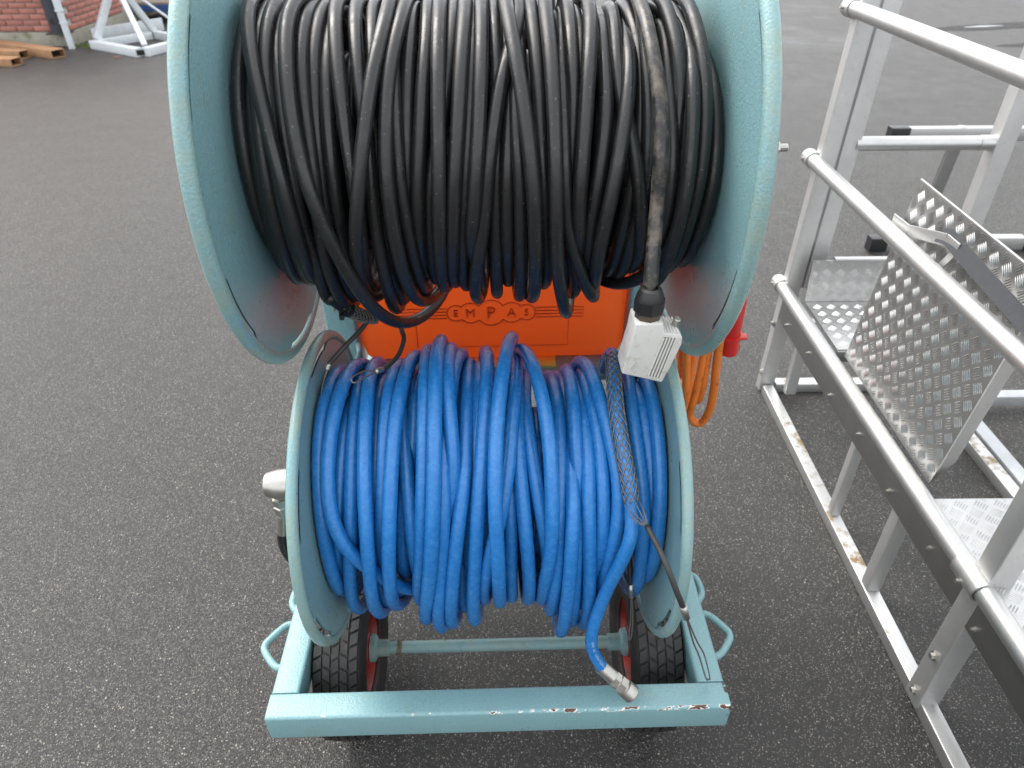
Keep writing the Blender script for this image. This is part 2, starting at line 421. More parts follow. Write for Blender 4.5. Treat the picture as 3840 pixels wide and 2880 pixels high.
# ------------------------------------------------------------------ brick building
BR = empty('brick_building', W(-5.85, 10.40), -YAW)
tag(BR, 'red brick building corner with concrete plinth at far left', 'building')
wm = MB(); wm.box(-5, -.012, .012, 6, .17, 3.2); wall = wm.build('wall', M['mortar'], BR)
up_ = MB(); up_.box(-5, 0, 0, 6, 1.13, 3.2); up_.build('upper_wall', M['brickwall'], BR)
pl = MB(); pl.box(-5, .03, -.03, 6, 0, .165); pm = pl.build('plinth', M['concrete'], BR)
bm_ = MB(); bm_.box(-.106, .106, -.02, .02, -.028, .028); brick_me = bm_.mesh('brick'); bevel_mesh(brick_me, .004, 1); brick_me.materials.append(M['brick'])
for r_ in range(14):
    z = .205+.068*r_
    for k in range(9):                                  # front face
        x = -.11-.224*k-(.112 if r_ % 2 else 0)
        b = link('brick', brick_me, None, wall); b.location = (x, .012+random.uniform(-.002, .002), z)
    if r_ % 2:
        hb = link('brick', brick_me, None, wall); hb.location = (-.053, .013, z); hb.scale = (.48, 1, 1)
    for k in range(7):                                  # receding face
        y = .155+.224*k+(.112 if r_ % 2 else 0)
        b = link('brick', brick_me, None, wall); b.location = (-.012+random.uniform(-.002, .002), y, z); b.rotation_euler = (0, 0, R(90))
DS = empty('steel_column', W(-5.90, 10.28), -YAW); tag(DS, 'dark blue-grey steel column at the brick corner', 'column')
m = MB(); m.tube([(0, 0, .178), (0, 0, 3.2)], .098, 20); m.build('shaft', M['dark_steel'], DS)
m = MB(); m.bar((0, 0, .166), (0, 0, .182), .27, .22, .004, (0, 1, 0)); m.build('base_plate', M['dark_steel'], DS)
m = MB(); m.box(-.02, .02, -.1035, -.094, .29, .36); m.build('cover_plate', M['black'], DS)
DP = empty('drain_pipe', W(-5.76, 10.19), -YAW); tag(DP, 'pale grey downpipe in front of the brick corner', 'pipe')
m = MB(); m.tube([(0, 0, .0), (0, 0, .46)], .041, 18); m.build('lower_pipe', M['pipe'], DP)
m = MB(); m.tube([(0, 0, .455), (0, 0, 3)], .046, 18); m.build('upper_pipe', M['pipe'], DP)
m = MB(); m.lathe([(0, .047), (0, .056), (.02, .056), (.02, .047)], (0, 0, .44), (0, 0, 1), 18); m.lathe([(0, .043), (0, .05), (.012, .05), (.012, .043)], (0, 0, .30), (0, 0, 1), 18); m.build('collar', M['pipe'], DP)
m = MB()
for k in range(160):
    a = random.gauss(0, .13); b = random.gauss(0, .06); s_ = random.uniform(.008, .02); q = W(-5.55+a, 10.36+b, .004)
    h = random.uniform(.005, .03)
    m.add([q+Vector((-s_, 0, 0)), q+Vector((s_*.5, s_, h*.4)), q+Vector((s_, -s_*.6, .002)), q+Vector((0, 0, h))], [(0, 2, 3), (2, 1, 3), (1, 0, 3), (0, 1, 2)])
tag(m.build('moss', M['moss']), 'patch of green moss at the plinth foot', 'moss', kind='stuff')

# ------------------------------------------------------------------ rusty beams
def beam(p, q, w, h, label, paint=False):
    e = empty('steel_beam', W(*p)); tag(e, label, 'beam', 'rusty box beams by the brick wall')
    a = Vector((0, 0, 0)); b = W(*q)-W(*p); d = b.normalized(); side = d.cross(Vector((0, 0, 1))).normalized(); t = .008
    m = MB()
    for (o, ww, hh) in ((Vector((0, 0, h/2-t/2)), w, t), (Vector((0, 0, -h/2+t/2)), w, t)): m.bar(a+o, b+o, ww, hh, .002)
    for s_ in (-1, 1): m.bar(a+side*s_*(w/2-t/2), b+side*s_*(w/2-t/2), t, h-2*t-.001, .002)
    m.build('shell', M['rust'], e)
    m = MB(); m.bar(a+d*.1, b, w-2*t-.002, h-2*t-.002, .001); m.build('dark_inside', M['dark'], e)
    if paint:
        m = MB(); o = side*(w/2+.0015)
        m.bar(a+o+d*.005+Vector((0, 0, .004)), a+o+d*paint+Vector((0, 0, .004)), .002, h*.62, .0005); m.build('yellow_paint_band', M['yellowpaint'], e)
    return e
beam((-5.62, 9.60, .05), (-7.2, 10.45, .05), .18, .095, 'rusty box beam with a yellow tip, longest of the three', .12)
beam((-6.02, 9.56, .05), (-7.6, 9.95, .05), .16, .095, 'rusty box beam with a yellow painted side, middle one', .55)
beam((-5.90, 9.17, .045), (-7.3, 9.45, .045), .17, .085, 'rough rusty box beam lying nearest the camera')

# ------------------------------------------------------------------ pale steel trestle
TR = empty('steel_trestle', W(-5.2, 10.4), -YAW); tag(TR, 'pale galvanised steel trestle frame standing by the brick wall', 'trestle')
def T(x, y, z): return Vector((x+5.2, y-10.4, z))
def tbar(name, p, q, w, h): m = MB(); m.bar(T(*p), T(*q), w, h, .004); return m.build(name, M['whitegalv'], TR)
tbar('base_bar', (-5.47, 10.20, .05), (-4.63, 9.64, .05), .10, .10)
tbar('base_bar', (-4.56, 9.66, .05), (-4.28, 10.40, .05), .10, .099)
tbar('base_bar', (-4.40, 10.50, .05), (-4.90, 10.85, .05), .09, .098)
tbar('base_bar', (-5.40, 10.22, .05), (-4.96, 10.80, .05), .08, .097)
tbar('side_plate', (-5.62, 10.52, .10), (-5.02, 11.40, .10), .03, .16)
tbar('leg', (-5.44, 10.28, .10), (-5.16, 10.55, .72), .085, .085)
tbar('brace', (-4.60, 9.78, .10), (-5.10, 10.50, .70), .06, .06)
tbar('brace', (-4.92, 10.85, .10), (-5.14, 10.62, .70), .09, .08)
tbar('brace', (-4.32, 10.60, .10), (-5.06, 10.60, .68), .025, .025)
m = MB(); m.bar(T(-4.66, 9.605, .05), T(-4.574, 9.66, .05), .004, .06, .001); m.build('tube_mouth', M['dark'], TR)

# ------------------------------------------------------------------ flat trailer
FT = empty('flat_trailer', W(-4.8, 12.6), -YAW); tag(FT, 'low blue trailer with weathered plank deck behind the trestle', 'trailer')
m = MB(); m.bar((-1.6, -.42, .20), (3, -.42, .20), .05, .085, .004); m.build('side_beam', M['bluesteel'], FT)
m = MB(); m.bar((-1.6, .6, .20), (3, .6, .20), .05, .085, .004); m.build('side_beam', M['bluesteel'], FT)
for k in range(7):
    m = MB(); m.bar((-1.65, -.36+k*.165, .262), (3.05, -.36+k*.165, .262), .155, .035, .004); m.build('plank', M['wood'], FT)
for s_ in (-1.2, 1.2, 2.6):
    m = MB(); m.lathe([(-.04, .03), (-.04, .08), (.04, .08), (.04, .03)], (s_, -.2, .08), (0, 1, 0), 20); m.build('castor_wheel', M['tyre'], FT)

# a fallen leaf
m = MB(); c = W(-4.9, 9.58, .006)
out = [(-.06, 0), (-.03, .02), (0, .035), (.02, .015), (.06, .01), (.03, -.012), (.01, -.03), (-.03, -.015)]
m.add([c+Vector((x, y, .012*math.sin(9*x+5*y)+.006)) for x, y in out]+[c+Vector((0, 0, .018))], [(i, (i+1) % 8, 8) for i in range(8)])
tag(m.build('fallen_leaf', M['leaf']), 'curled brown leaf on the asphalt before the trestle', 'leaf')

# ================================================================== hose cart
CART = empty('hose_cart'); tag(CART, 'teal two-reel hose cart on red-rimmed wheels', 'cart')
HF, WF, TW, TH = .40, .497, .060, .080
zc_ = HF-TH/2
def cbar(name, p, q, w, h, r=.007, mat='paint', upv=(0, 0, 1), par=None):
    m = MB(); m.bar(p, q, w, h, r, upv, 4); return m.build(name, M[mat], par or CART)
cbar('front_rail', (-WF, TW/2, zc_), (WF, TW/2, zc_), TW, TH, .007, 'paint_wear')
for s_ in (-1, 1): cbar('side_rail', (s_*(WF-TW/2), TW, zc_), (s_*(WF-TW/2), 1.02, zc_), TW, TH-.0015)
cbar('rear_rail', (-WF+TW, .98, zc_), (WF-TW, .98, zc_), TW, TH-.003)
cbar('cross_rail', (-WF+TW, .70, zc_), (WF-TW, .70, zc_), TW, TH-.004)
# lashing loops on both sides
def loop_handle(pts): m = MB(); m.tube(smooth_path(pts, 6), .0085, 12); return m.build('lashing_loop', M['paint'], CART)
for s_ in (-1, 1):
    loop_handle([(s_*.490, .255, .372), (s_*.515, .250, .372), (s_*.545, .212, .372), (s_*.551, .195, .372), (s_*.545, .178, .372), (s_*.515, .143, .372), (s_*.490, .135, .372)])
    loop_handle([(s_*.492, .37, .38), (s_*.508, .355, .38), (s_*.511, .31, .38), (s_*.492, .28, .38)])
# uprights, shelf and reel arms
for s_ in (-1, 1):
    cbar('upright', (s_*.366, .70, HF), (s_*.366, .70, 1.13), .072, .066, .006, 'paint', (0, 1, 0))
    cbar('arm', (s_*.403, .70, 1.085), (s_*.466, .70, 1.085), .05, .05)
    cbar('arm', (s_*.449, .70, 1.112), (s_*.449, .47, 1.47), .03, .06, .005, 'paint', (0, 1, 0))
    cbar('arm', (s_*.452, .50, .40), (s_*.392, .31, .80), .016, .05, .004, 'paint', (0, 1, 0))
cbar('hook_bracket', (.366, .735, 1.01), (.40, .765, 1.01), .03, .03)
cbar('shelf', (-.33, .79, .812), (.33, .79, .812), .29, .018, .003)
m = MB(); m.tube(smooth_path([(-.325, .64, .925), (-.318, .615, .93), (-.318, .605, .915), (-.325, .61, .895), (-.33, .645, .89)], 5), .007, 10); m.build('hook', M['paint'], CART)

# axle and wheels
AX = (.29, .215)
m = MB(); m.tube([(-.31, AX[0], AX[1]), (.31, AX[0], AX[1])], .0160, 20); m.build('axle', M['paint_rim'], CART)
def wheel(s_):
    w = empty('wheel', (s_*.378, AX[0], AX[1]), 0, CART)
    i = -s_                                              # towards the cart's middle
    hw = .060
    prof = [(-.045, .112), (-hw+.006, .124), (-hw-.004, .165), (-hw+.002, .193), (-.047, .207), (-.02, .2105), (.02, .2105), (.047, .207), (hw-.002, .193), (hw+.004, .165), (hw-.006, .124), (.045, .112)]
    t = MB(); t.lathe(prof, (0, 0, 0), (1, 0, 0), 56, True); t.build('tyre', M['tyre'], w, 50)
    tb = MB(); n = 44
    for k in range(n):
        for c, (x0, x1, o) in enumerate(((-.050, -.032, 0), (-.028, -.012, .45), (-.008, .008, .15), (.012, .028, .6), (.032, .050, .2))):
            a0 = 2*math.pi*(k+o)/n; a1 = a0+2*math.pi/n*.80
            ro = .2155 if c not in (0, 4) else .2130; ri = .2045
            sk = .010*(1 if c % 2 else -1)
            vv = []
            for r_ in (ri, ro):
                for a in (a0, a1):
                    for x in (x0, x1):
                        aa = a+sk*(x-x0)/(x1-x0)*4
                        vv.append((x, r_*math.cos(aa), r_*math.sin(aa)))
            tb.add(vv, [(0, 2, 3, 1), (4, 5, 7, 6), (0, 1, 5, 4), (2, 6, 7, 3), (0, 4, 6, 2), (1, 3, 7, 5)])
    tag(tb.build('tread_blocks', M['tyre'], w, 20), kind='stuff')
    rm = MB(); rm.lathe([(-.045, .124), (-.045, .114), (-.03, .108), (.020, .106), (.026, .06), (.034, .042), (.044, .038), (.046, .018)], (0, 0, 0), (i, 0, 0), 48)
    rm.lathe([(.048, .128), (.051, .124), (.049, .117), (.036, .109), (.020, .107)], (0, 0, 0), (i, 0, 0), 48); rm.build('rim', M['red_rim'], w)
    hb = MB(); hb.lathe([(.046, .0), (.046, .036), (.058, .034), (.064, .022), (.095, .0215), (.095, 0)], (0, 0, 0), (i, 0, 0), 28); hb.build('hub', M['paint_rim'], w)
wheel(-1); wheel(1)
m = MB()
P = [(-.262+.010*(k/60)+.003*math.sin(k*.9), AX[0]+.0185*math.cos(k*.62), AX[1]+.0185*math.sin(k*.62)) for k in range(60)]
P += [(-.25, AX[0]-.03, AX[1]-.015), (-.245, AX[0]-.045, AX[1]-.03), (-.24, AX[0]-.05, AX[1]-.05)]
m.tube(P, .0011, 5); tag(m.build('twine', M['twine']), 'brown twine knotted round the axle beside the left wheel', 'twine')

# ------------------------------------------------------------------ reels
def reel(cx, cy, cz, Rf, w, core, label):
    r = empty('reel', (cx, cy, cz), 0, CART); r['label'] = label
    rb = .0125 if Rf > .35 else .0105
    for s_ in (-1, 1):
        x0 = s_*(w-.013)                                 # face towards the winding
        d = MB(); n = 144; rings = [.035, .06, core+.02, Rf*.80, None]
        v = []; f = []
        for k in range(n):
            t = 2*math.pi*k/n
            ph = (math.degrees(t) % 60)
            ro = Rf-.0300 if 10 < ph < 36 else Rf-.0205
            for q in rings:
                rr = q if q else ro
                off = 0.0 if rr < Rf*.75 else s_*.0015
                v.append((x0+off, rr*math.cos(t), rr*math.sin(t)))
        nr = len(rings)
        for k in range(n):
            for i in range(nr-1): f.append((k*nr+i, k*nr+i+1, ((k+1) % n)*nr+i+1, ((k+1) % n)*nr+i))
        d.add(v, f); d.add([(a+s_*.0035, b, c) for a, b, c in v], f)
        d.build('flange', M['paint'], r, 60)
        t_ = MB(); n = 160
        ang = np.linspace(0, 2*np.pi, n, endpoint=False); rc = Rf-rb
        t_.tube(np.stack([0*ang+x0+s_*.0085, rc*np.cos(ang), rc*np.sin(ang)], 1), rb, 14, True); t_.build('rim_bead', M['paint_rim'], r, 0)
        h = MB(); h.lathe([(0, .045), (.02, .045), (.02, .022), (.05, .022), (.05, 0)], (x0+s_*.004, 0, 0), (s_, 0, 0), 28); h.build('hub', M['paint'], r)
    c = MB(); c.lathe([(-w+.013, core), (w-.013, core)], (0, 0, 0), (1, 0, 0), 48); c.build('core', M['paint'], r)
    return r
RU = reel(-.0064, .4601, 1.4441, .3738, .3857, .150, 'large upper reel wound with black cable')
RL = reel(-.0048, .2965, .796, .3268, .3395, .130, 'smaller lower reel wound with blue hose')
m = MB(); m.tube([(.36, 0, 0), (.548, 0, 0)], .007, 14); m.lathe([(0, .0), (0, .017), (.022, .017), (.022, 0)], (.478, 0, .0), (1, 0, 0), 6); m.lathe([(0, 0), (0, .0145), (.012, .0145), (.012, 0)], (.503, 0, 0), (1, 0, 0), 6)
m.lathe([(0, 0), (0, .015), (.014, .0125), (.014, 0)], (.518, 0, 0), (1, 0, 0), 6); m.build('axle_end', M['steel'], RU, 25)
# rotary inlet of the lower reel
SW = empty('rotary_inlet', (-.30, .2965, .797), 0, CART)
m = MB(); m.lathe([(0, .030), (-.10, .030), (-.10, .031), (-.145, .0335), (-.160, .033), (-.185, .025), (-.188, .019), (-.188, 0)], (0, 0, 0), (1, 0, 0), 28); m.build('swivel_body', M['steel'], SW)
m = MB(); m.lathe([(-.030, .012), (-.040, .012), (-.040, .0165), (-.058, .0165), (-.058, .014), (-.062, .0185), (-.082, .0185), (-.082, .016), (-.092, .016)], (-.165, 0, 0), (0, 0, 1), 6); m.build('hex_nut', M['steel'], SW, 25)
m = MB(); m.tube([(-.167, 0, -.09), (-.170, 0, -.105), (-.178, 0, -.146)], .0145, 18); m.build('ferrule', M['steel'], SW)
m = MB(); m.tube(smooth_path([(-.178, 0, -.14), (-.184, 0, -.18), (-.182, .005, -.225), (-.165, .01, -.27), (-.11, .02, -.31), (-.08, .05, -.30)], 6), .0125, 14); m.build('feed_hose', M['cable'], SW)

# ------------------------------------------------------------------ orange tank with raised maker's emblem
TK = empty('water_tank', (0, .68, .83), 0, CART); TK['label'] = 'orange plastic water tank with raised lettering'
m = MB()
prof = []                                                # rounded front / bottom profile (y, z), swept along x
for k in range(7): a = R(180+90*k/6); prof.append((.06+.06*math.cos(a), .06+.06*math.sin(a)))
for k in range(7): a = R(270+90*k/6); prof.append((.21+.06*math.cos(a), .06+.06*math.sin(a)))
for k in range(7): a = R(0+90*k/6); prof.append((.21+.06*math.cos(a), .28+.06*math.sin(a)))
for k in range(7): a = R(90+90*k/6); prof.append((.06+.06*math.cos(a), .28+.06*math.sin(a)))
n = len(prof); v = []; f = []
for (x, sc) in ((-.326, .86), (-.318, .95), (-.305, 1), (.305, 1), (.318, .95), (.326, .86)):
    for (y, z) in prof: v.append((x, .135+(y-.135)*sc, .17+(z-.17)*sc))
for i in range(5):
    for k in range(n): f.append((i*n+k, i*n+(k+1) % n, (i+1)*n+(k+1) % n, (i+1)*n+k))
f += [tuple(range(n-1, -1, -1)), tuple(5*n+k for k in range(n))]
m.add(v, f); m.build('tank_shell', M['orange'], TK, 30)
ez = .985-.83
circ = [(-.088, .0215), (-.052, .0275), (-.003, .0345), (.047, .0275), (.083, .0215)]
for i, (cx, cr) in enumerate(circ):
    for hs_ in ((1, -1)):
        arc = []
        for k in range(73):
            a = R(180*k/72)*hs_; x, z = cx+cr*math.cos(a), ez+cr*math.sin(a)
            if all(math.hypot(x-ox, z-ez) >= orr-1e-4 for j, (ox, orr) in enumerate(circ) if j != i): arc.append((x, -.0002, z))
        if len(arc) > 3:
            mm = MB(); mm.tube(arc, .0019, 8); mm.build('emblem_ring', M['orange'], TK, 0)
for s_ in (-1, 1):
    for k in range(4):
        mm = MB(); z = ez+(k-1.5)*.0088; x0 = s_*.108-.003; x1 = s_*.225-.003
        mm.tube([(x0, -.0002, z), (x1, -.0002, z)], .0017, 8); mm.build('emblem_stripe', M['orange'], TK, 0)
rot = Matrix.Rotation(R(90), 3, 'X')
for ch, x, sz in (('E', -.088, .021), ('M', -.053, .026), ('P', -.003, .036), ('A', .047, .026), ('S', .083, .021)):
    text_mesh('letter', ch, sz*1.22, .0030, M['orange'], TK, Vector((x, -.0012, ez)), rot)
mm = MB(); mm.tube([(.186, -.0001, .15), (.186, -.0001, .06), (-.10, -.0001, .06)], .0011, 6); mm.build('label_outline', M['orange'], TK, 0)
mm = MB(); mm.tube([(-.187, -.0001, .13), (-.187, -.0001, .06)], .0011, 6); mm.build('label_outline', M['orange'], TK, 0)
m = MB(); m.box(-.05, .16, .0, .05, -.012, -.002); bevel_mesh_ = m.build('yellow_strip', M['yellow'], TK); bevel_mesh(bevel_mesh_.data, .002)

# ================================================================== windings
# each turn: radius over the top, in front, below; then (angle, x) round the reel, 0 = front, 90 = top
BLACK=[
(0.236,0.195,0.189,((58,-0.359),(45,-0.366),(32,-0.37),(17,-0.374),(1,-0.381),(-4,-0.381),(-20,-0.385),(-42,-0.389),(-62,-0.385))),
(0.252,0.249,0.213,((78,-0.359),(64,-0.347),(54,-0.338),(44,-0.329),(36,-0.319),(28,-0.312),(21,-0.306),(11,-0.3),(3,-0.296),(-3,-0.295),(-16,-0.292),(-38,-0.297))),
(0.236,0.195,0.204,((43,-0.343),(32,-0.346),(22,-0.345),(9,-0.347),(8,-0.35),(-6,-0.351),(-24,-0.351),(-46,-0.361))),
(0.244,0.226,0.219,((26,-0.324),(17,-0.325),(8,-0.325),(-2,-0.324),(-20,-0.327),(-46,-0.337),(-61,-0.342))),
(0.244,0.226,0.219,((62,-0.321),(46,-0.318),(36,-0.313),(30,-0.31),(-16,-0.312),(-38,-0.318),(-61,-0.333))),
(0.244,0.226,0.268,((80,-0.32),(62,-0.311),(46,-0.306),(36,-0.304),(26,-0.3),(14,-0.294),(1,-0.292),(-3,-0.289),(-16,-0.288),(-32,-0.287),(-44,-0.287),(-68,-0.298))),
(0.257,0.261,0.315,((72,-0.292),(60,-0.287),(47,-0.282),(37,-0.278),(30,-0.276),(22,-0.271),(13,-0.266),(4,-0.258),(-4,-0.25),(-12,-0.238),(-22,-0.227),(-30,-0.217),(-40,-0.206),(-52,-0.187),(-75,-0.15),(-95,-0.1),(-120,-0.07),(-160,-0.12))),
(0.244,0.226,0.28,((76,-0.267),(62,-0.269),(46,-0.267),(38,-0.265),(30,-0.262),(19,-0.258),(8,-0.255),(-10,-0.263),(-28,-0.265),(-45,-0.263))),
(0.24,0.21,0.267,((78,-0.246),(64,-0.25),(48,-0.25),(36,-0.249),(26,-0.25),(12,-0.25),(0,-0.252),(-16,-0.252),(-36,-0.251))),
(0.24,0.21,0.254,((48,-0.232),(34,-0.232),(21,-0.234),(10,-0.233),(6,-0.235),(-16,-0.233),(-37,-0.234))),
(0.246,0.232,0.25,((80,-0.227),(66,-0.221),(55,-0.216),(46,-0.211),(37,-0.206),(29,-0.204),(23,-0.203),(14,-0.198),(8,-0.196),(2,-0.195),(-18,-0.2),(-42,-0.211))),
(0.255,0.257,0.252,((72,-0.137),(60,-0.144),(50,-0.152),(41,-0.161),(33,-0.165),(26,-0.171),(18,-0.176),(11,-0.185),(5,-0.189),(-6,-0.2),(-14,-0.206),(-26,-0.214),(-44,-0.218))),
(0.25,0.245,0.269,((74,-0.118),(61,-0.124),(51,-0.133),(42,-0.14),(34,-0.141),(26,-0.143),(16,-0.147),(8,-0.148),(3,-0.147),(-6,-0.146),(-16,-0.144),(-27,-0.142),(-40,-0.138),(-58,-0.132),(-75,-0.115),(-100,-0.085),(-130,-0.08))),
(0.243,0.222,0.291,((80,-0.198),(62,-0.19),(51,-0.184),(42,-0.181),(30,-0.174),(16,-0.172),(2,-0.175),(-14,-0.176),(-31,-0.172),(-50,-0.175))),
(0.238,0.201,0.274,((84,-0.173),(64,-0.165),(48,-0.164),(-1,-0.173),(-18,-0.173),(-44,-0.167),(-63,-0.164))),
(0.238,0.204,0.242,((70,-0.11),(58,-0.11),(46,-0.114),(37,-0.116),(26,-0.117),(11,-0.12),(0,-0.124),(-25,-0.125),(-54,-0.126))),
(0.242,0.219,0.247,((46,-0.135),(38,-0.132),(25,-0.133),(12,-0.131),(8,-0.134),(-2,-0.13),(-16,-0.126),(-36,-0.122),(-66,-0.12))),
(0.242,0.216,0.226,((72,-0.084),(59,-0.082),(47,-0.088),(38,-0.092),(30,-0.093),(20,-0.097),(7,-0.105),(-4,-0.109),(-23,-0.114),(-50,-0.119))),
(0.247,0.237,0.239,((77,-0.066),(60,-0.066),(40,-0.066),(24,-0.068),(8,-0.07),(-8,-0.074),(-25,-0.079),(-46,-0.082))),
(0.238,0.204,0.234,((84,-0.045),(64,-0.047),(52,-0.051),(44,-0.054),(26,-0.066),(10,-0.086),(-12,-0.093),(-38,-0.101))),
(0.246,0.232,0.232,((78,-0.025),(60,-0.03),(45,-0.034),(32,-0.037),(20,-0.042),(8,-0.048),(-8,-0.054),(-27,-0.06),(-52,-0.067))),
(0.242,0.219,0.242,((68,-0.011),(46,-0.017),(33,-0.021),(20,-0.026),(6,-0.032),(-10,-0.037),(-30,-0.042),(-50,-0.046))),
(0.246,0.232,0.238,((78,-0.003),(60,-0.002),(45,-0.003),(32,-0.007),(20,-0.01),(8,-0.015),(-3,-0.018),(-20,-0.025),(-41,-0.016))),
(0.244,0.226,0.27,((72,0.059),(64,0.053),(54,0.041),(48,0.03),(37,0.02),(28,0.013),(18,0.006),(7,-0.001),(-9,-0.012),(-26,-0.02),(-50,-0.029))),
(0.238,0.201,0.264,((74,0.019),(64,0.021),(53,0.021),(39,0.022),(20,0.019),(-8,0.012),(-32,0.012))),
(0.241,0.213,0.235,((38,0.038),(24,0.036),(11,0.033),(4,0.031),(-18,0.032),(-42,0.034))),
(0.243,0.222,0.267,((28,0.046),(16,0.049),(6,0.053),(-16,0.054),(-43,0.056))),
(0.254,0.253,0.263,((73,0.032),(60,0.04),(47,0.047),(39,0.053),(31,0.058),(22,0.063),(12,0.068),(2,0.073),(-10,0.074),(-28,0.077),(-48,0.08))),
(0.244,0.226,0.239,((78,0.07),(63,0.075),(52,0.079),(44,0.079),(32,0.08),(20,0.082),(6,0.087),(0,0.09),(-22,0.094),(-44,0.102))),
(0.252,0.249,0.302,((74,0.091),(60,0.095),(48,0.098),(37,0.1),(27,0.101),(18,0.102),(8,0.104),(-2,0.105),(-16,0.107),(-30,0.112),(-44,0.125),(-60,0.138),(-75,0.15),(-100,0.168),(-130,0.17))),
(0.219,0.229,0.27,((99,0.124),(66,0.12),(50,0.119),(38,0.117),(26,0.116),(14,0.116),(8,0.118),(-6,0.124),(-18,0.134),(-30,0.148),(-45,0.168),(-60,0.192),(-75,0.2),(-95,0.215),(-130,0.21))),
(0.241,0.213,0.264,((68,0.13),(46,0.13),(33,0.129),(20,0.128),(6,0.127),(-1,0.128),(-18,0.135),(-46,0.157))),
(0.247,0.237,0.232,((73,0.164),(58,0.159),(46,0.153),(36,0.15),(28,0.147),(16,0.144),(2,0.14),(-3,0.138),(-20,0.14),(-54,0.162))),
(0.223,0.21,0.243,((97,0.145),(74,0.15),(56,0.147),(44,0.141),(29,0.137),(4,0.132),(-25,0.134))),
(0.217,0.226,0.233,((85,0.187),(60,0.182),(42,0.182),(28,0.181),(15,0.174),(2,0.169),(-4,0.164),(-16,0.157),(-34,0.162))),
(0.226,0.219,0.211,((98,0.208),(68,0.2),(55,0.199),(44,0.199),(33,0.205),(24,0.217),(15,0.228),(1,0.237),(0,0.238),(-18,0.248),(-35,0.256))),
(0.217,0.245,0.248,((101,0.235),(66,0.221),(52,0.217),(40,0.214),(32,0.209),(24,0.203),(14,0.197),(3,0.188),(-7,0.183),(-18,0.177),(-32,0.176),(-46,0.184))),
(0.238,0.204,0.221,((68,0.235),(52,0.236),(34,0.236),(20,0.238),(-2,0.226),(-21,0.224),(-52,0.22))),
(0.241,0.213,0.221,((46,0.243),(33,0.244),(20,0.246),(5,0.246),(-12,0.238),(-36,0.237),(-54,0.236))),
(0.223,0.222,0.225,((98,0.289),(65,0.278),(52,0.278),(37,0.278),(24,0.28),(10,0.282),(0,0.282),(-17,0.282),(-38,0.281))),
(0.228,0.239,0.241,((98,0.298),(70,0.3),(56,0.308),(40,0.308),(28,0.305),(15,0.303),(2,0.305),(-11,0.299),(-27,0.295),(-42,0.295))),
(0.242,0.216,0.213,((70,0.281),(56,0.289),(41,0.294),(28,0.294),(10,0.292),(-1,0.288),(-18,0.286),(-36,0.287))),
(0.242,0.219,0.21,((62,0.319),(50,0.325),(36,0.327),(24,0.327),(6,0.329),(-6,0.322),(-22,0.318),(-43,0.32))),
(0.168,0.207,0.198,((108,0.376),(71,0.372),(44,0.366),(30,0.362),(14,0.357),(-1,0.352),(-2,0.349),(-18,0.347),(-36,0.344),(-62,0.351))),
(.24,.22,.245,((60,.3),(0,.3),(-30,.295),(-50,.275),(-65,.24),(-80,.205),(-100,.185),(-150,.2)))]
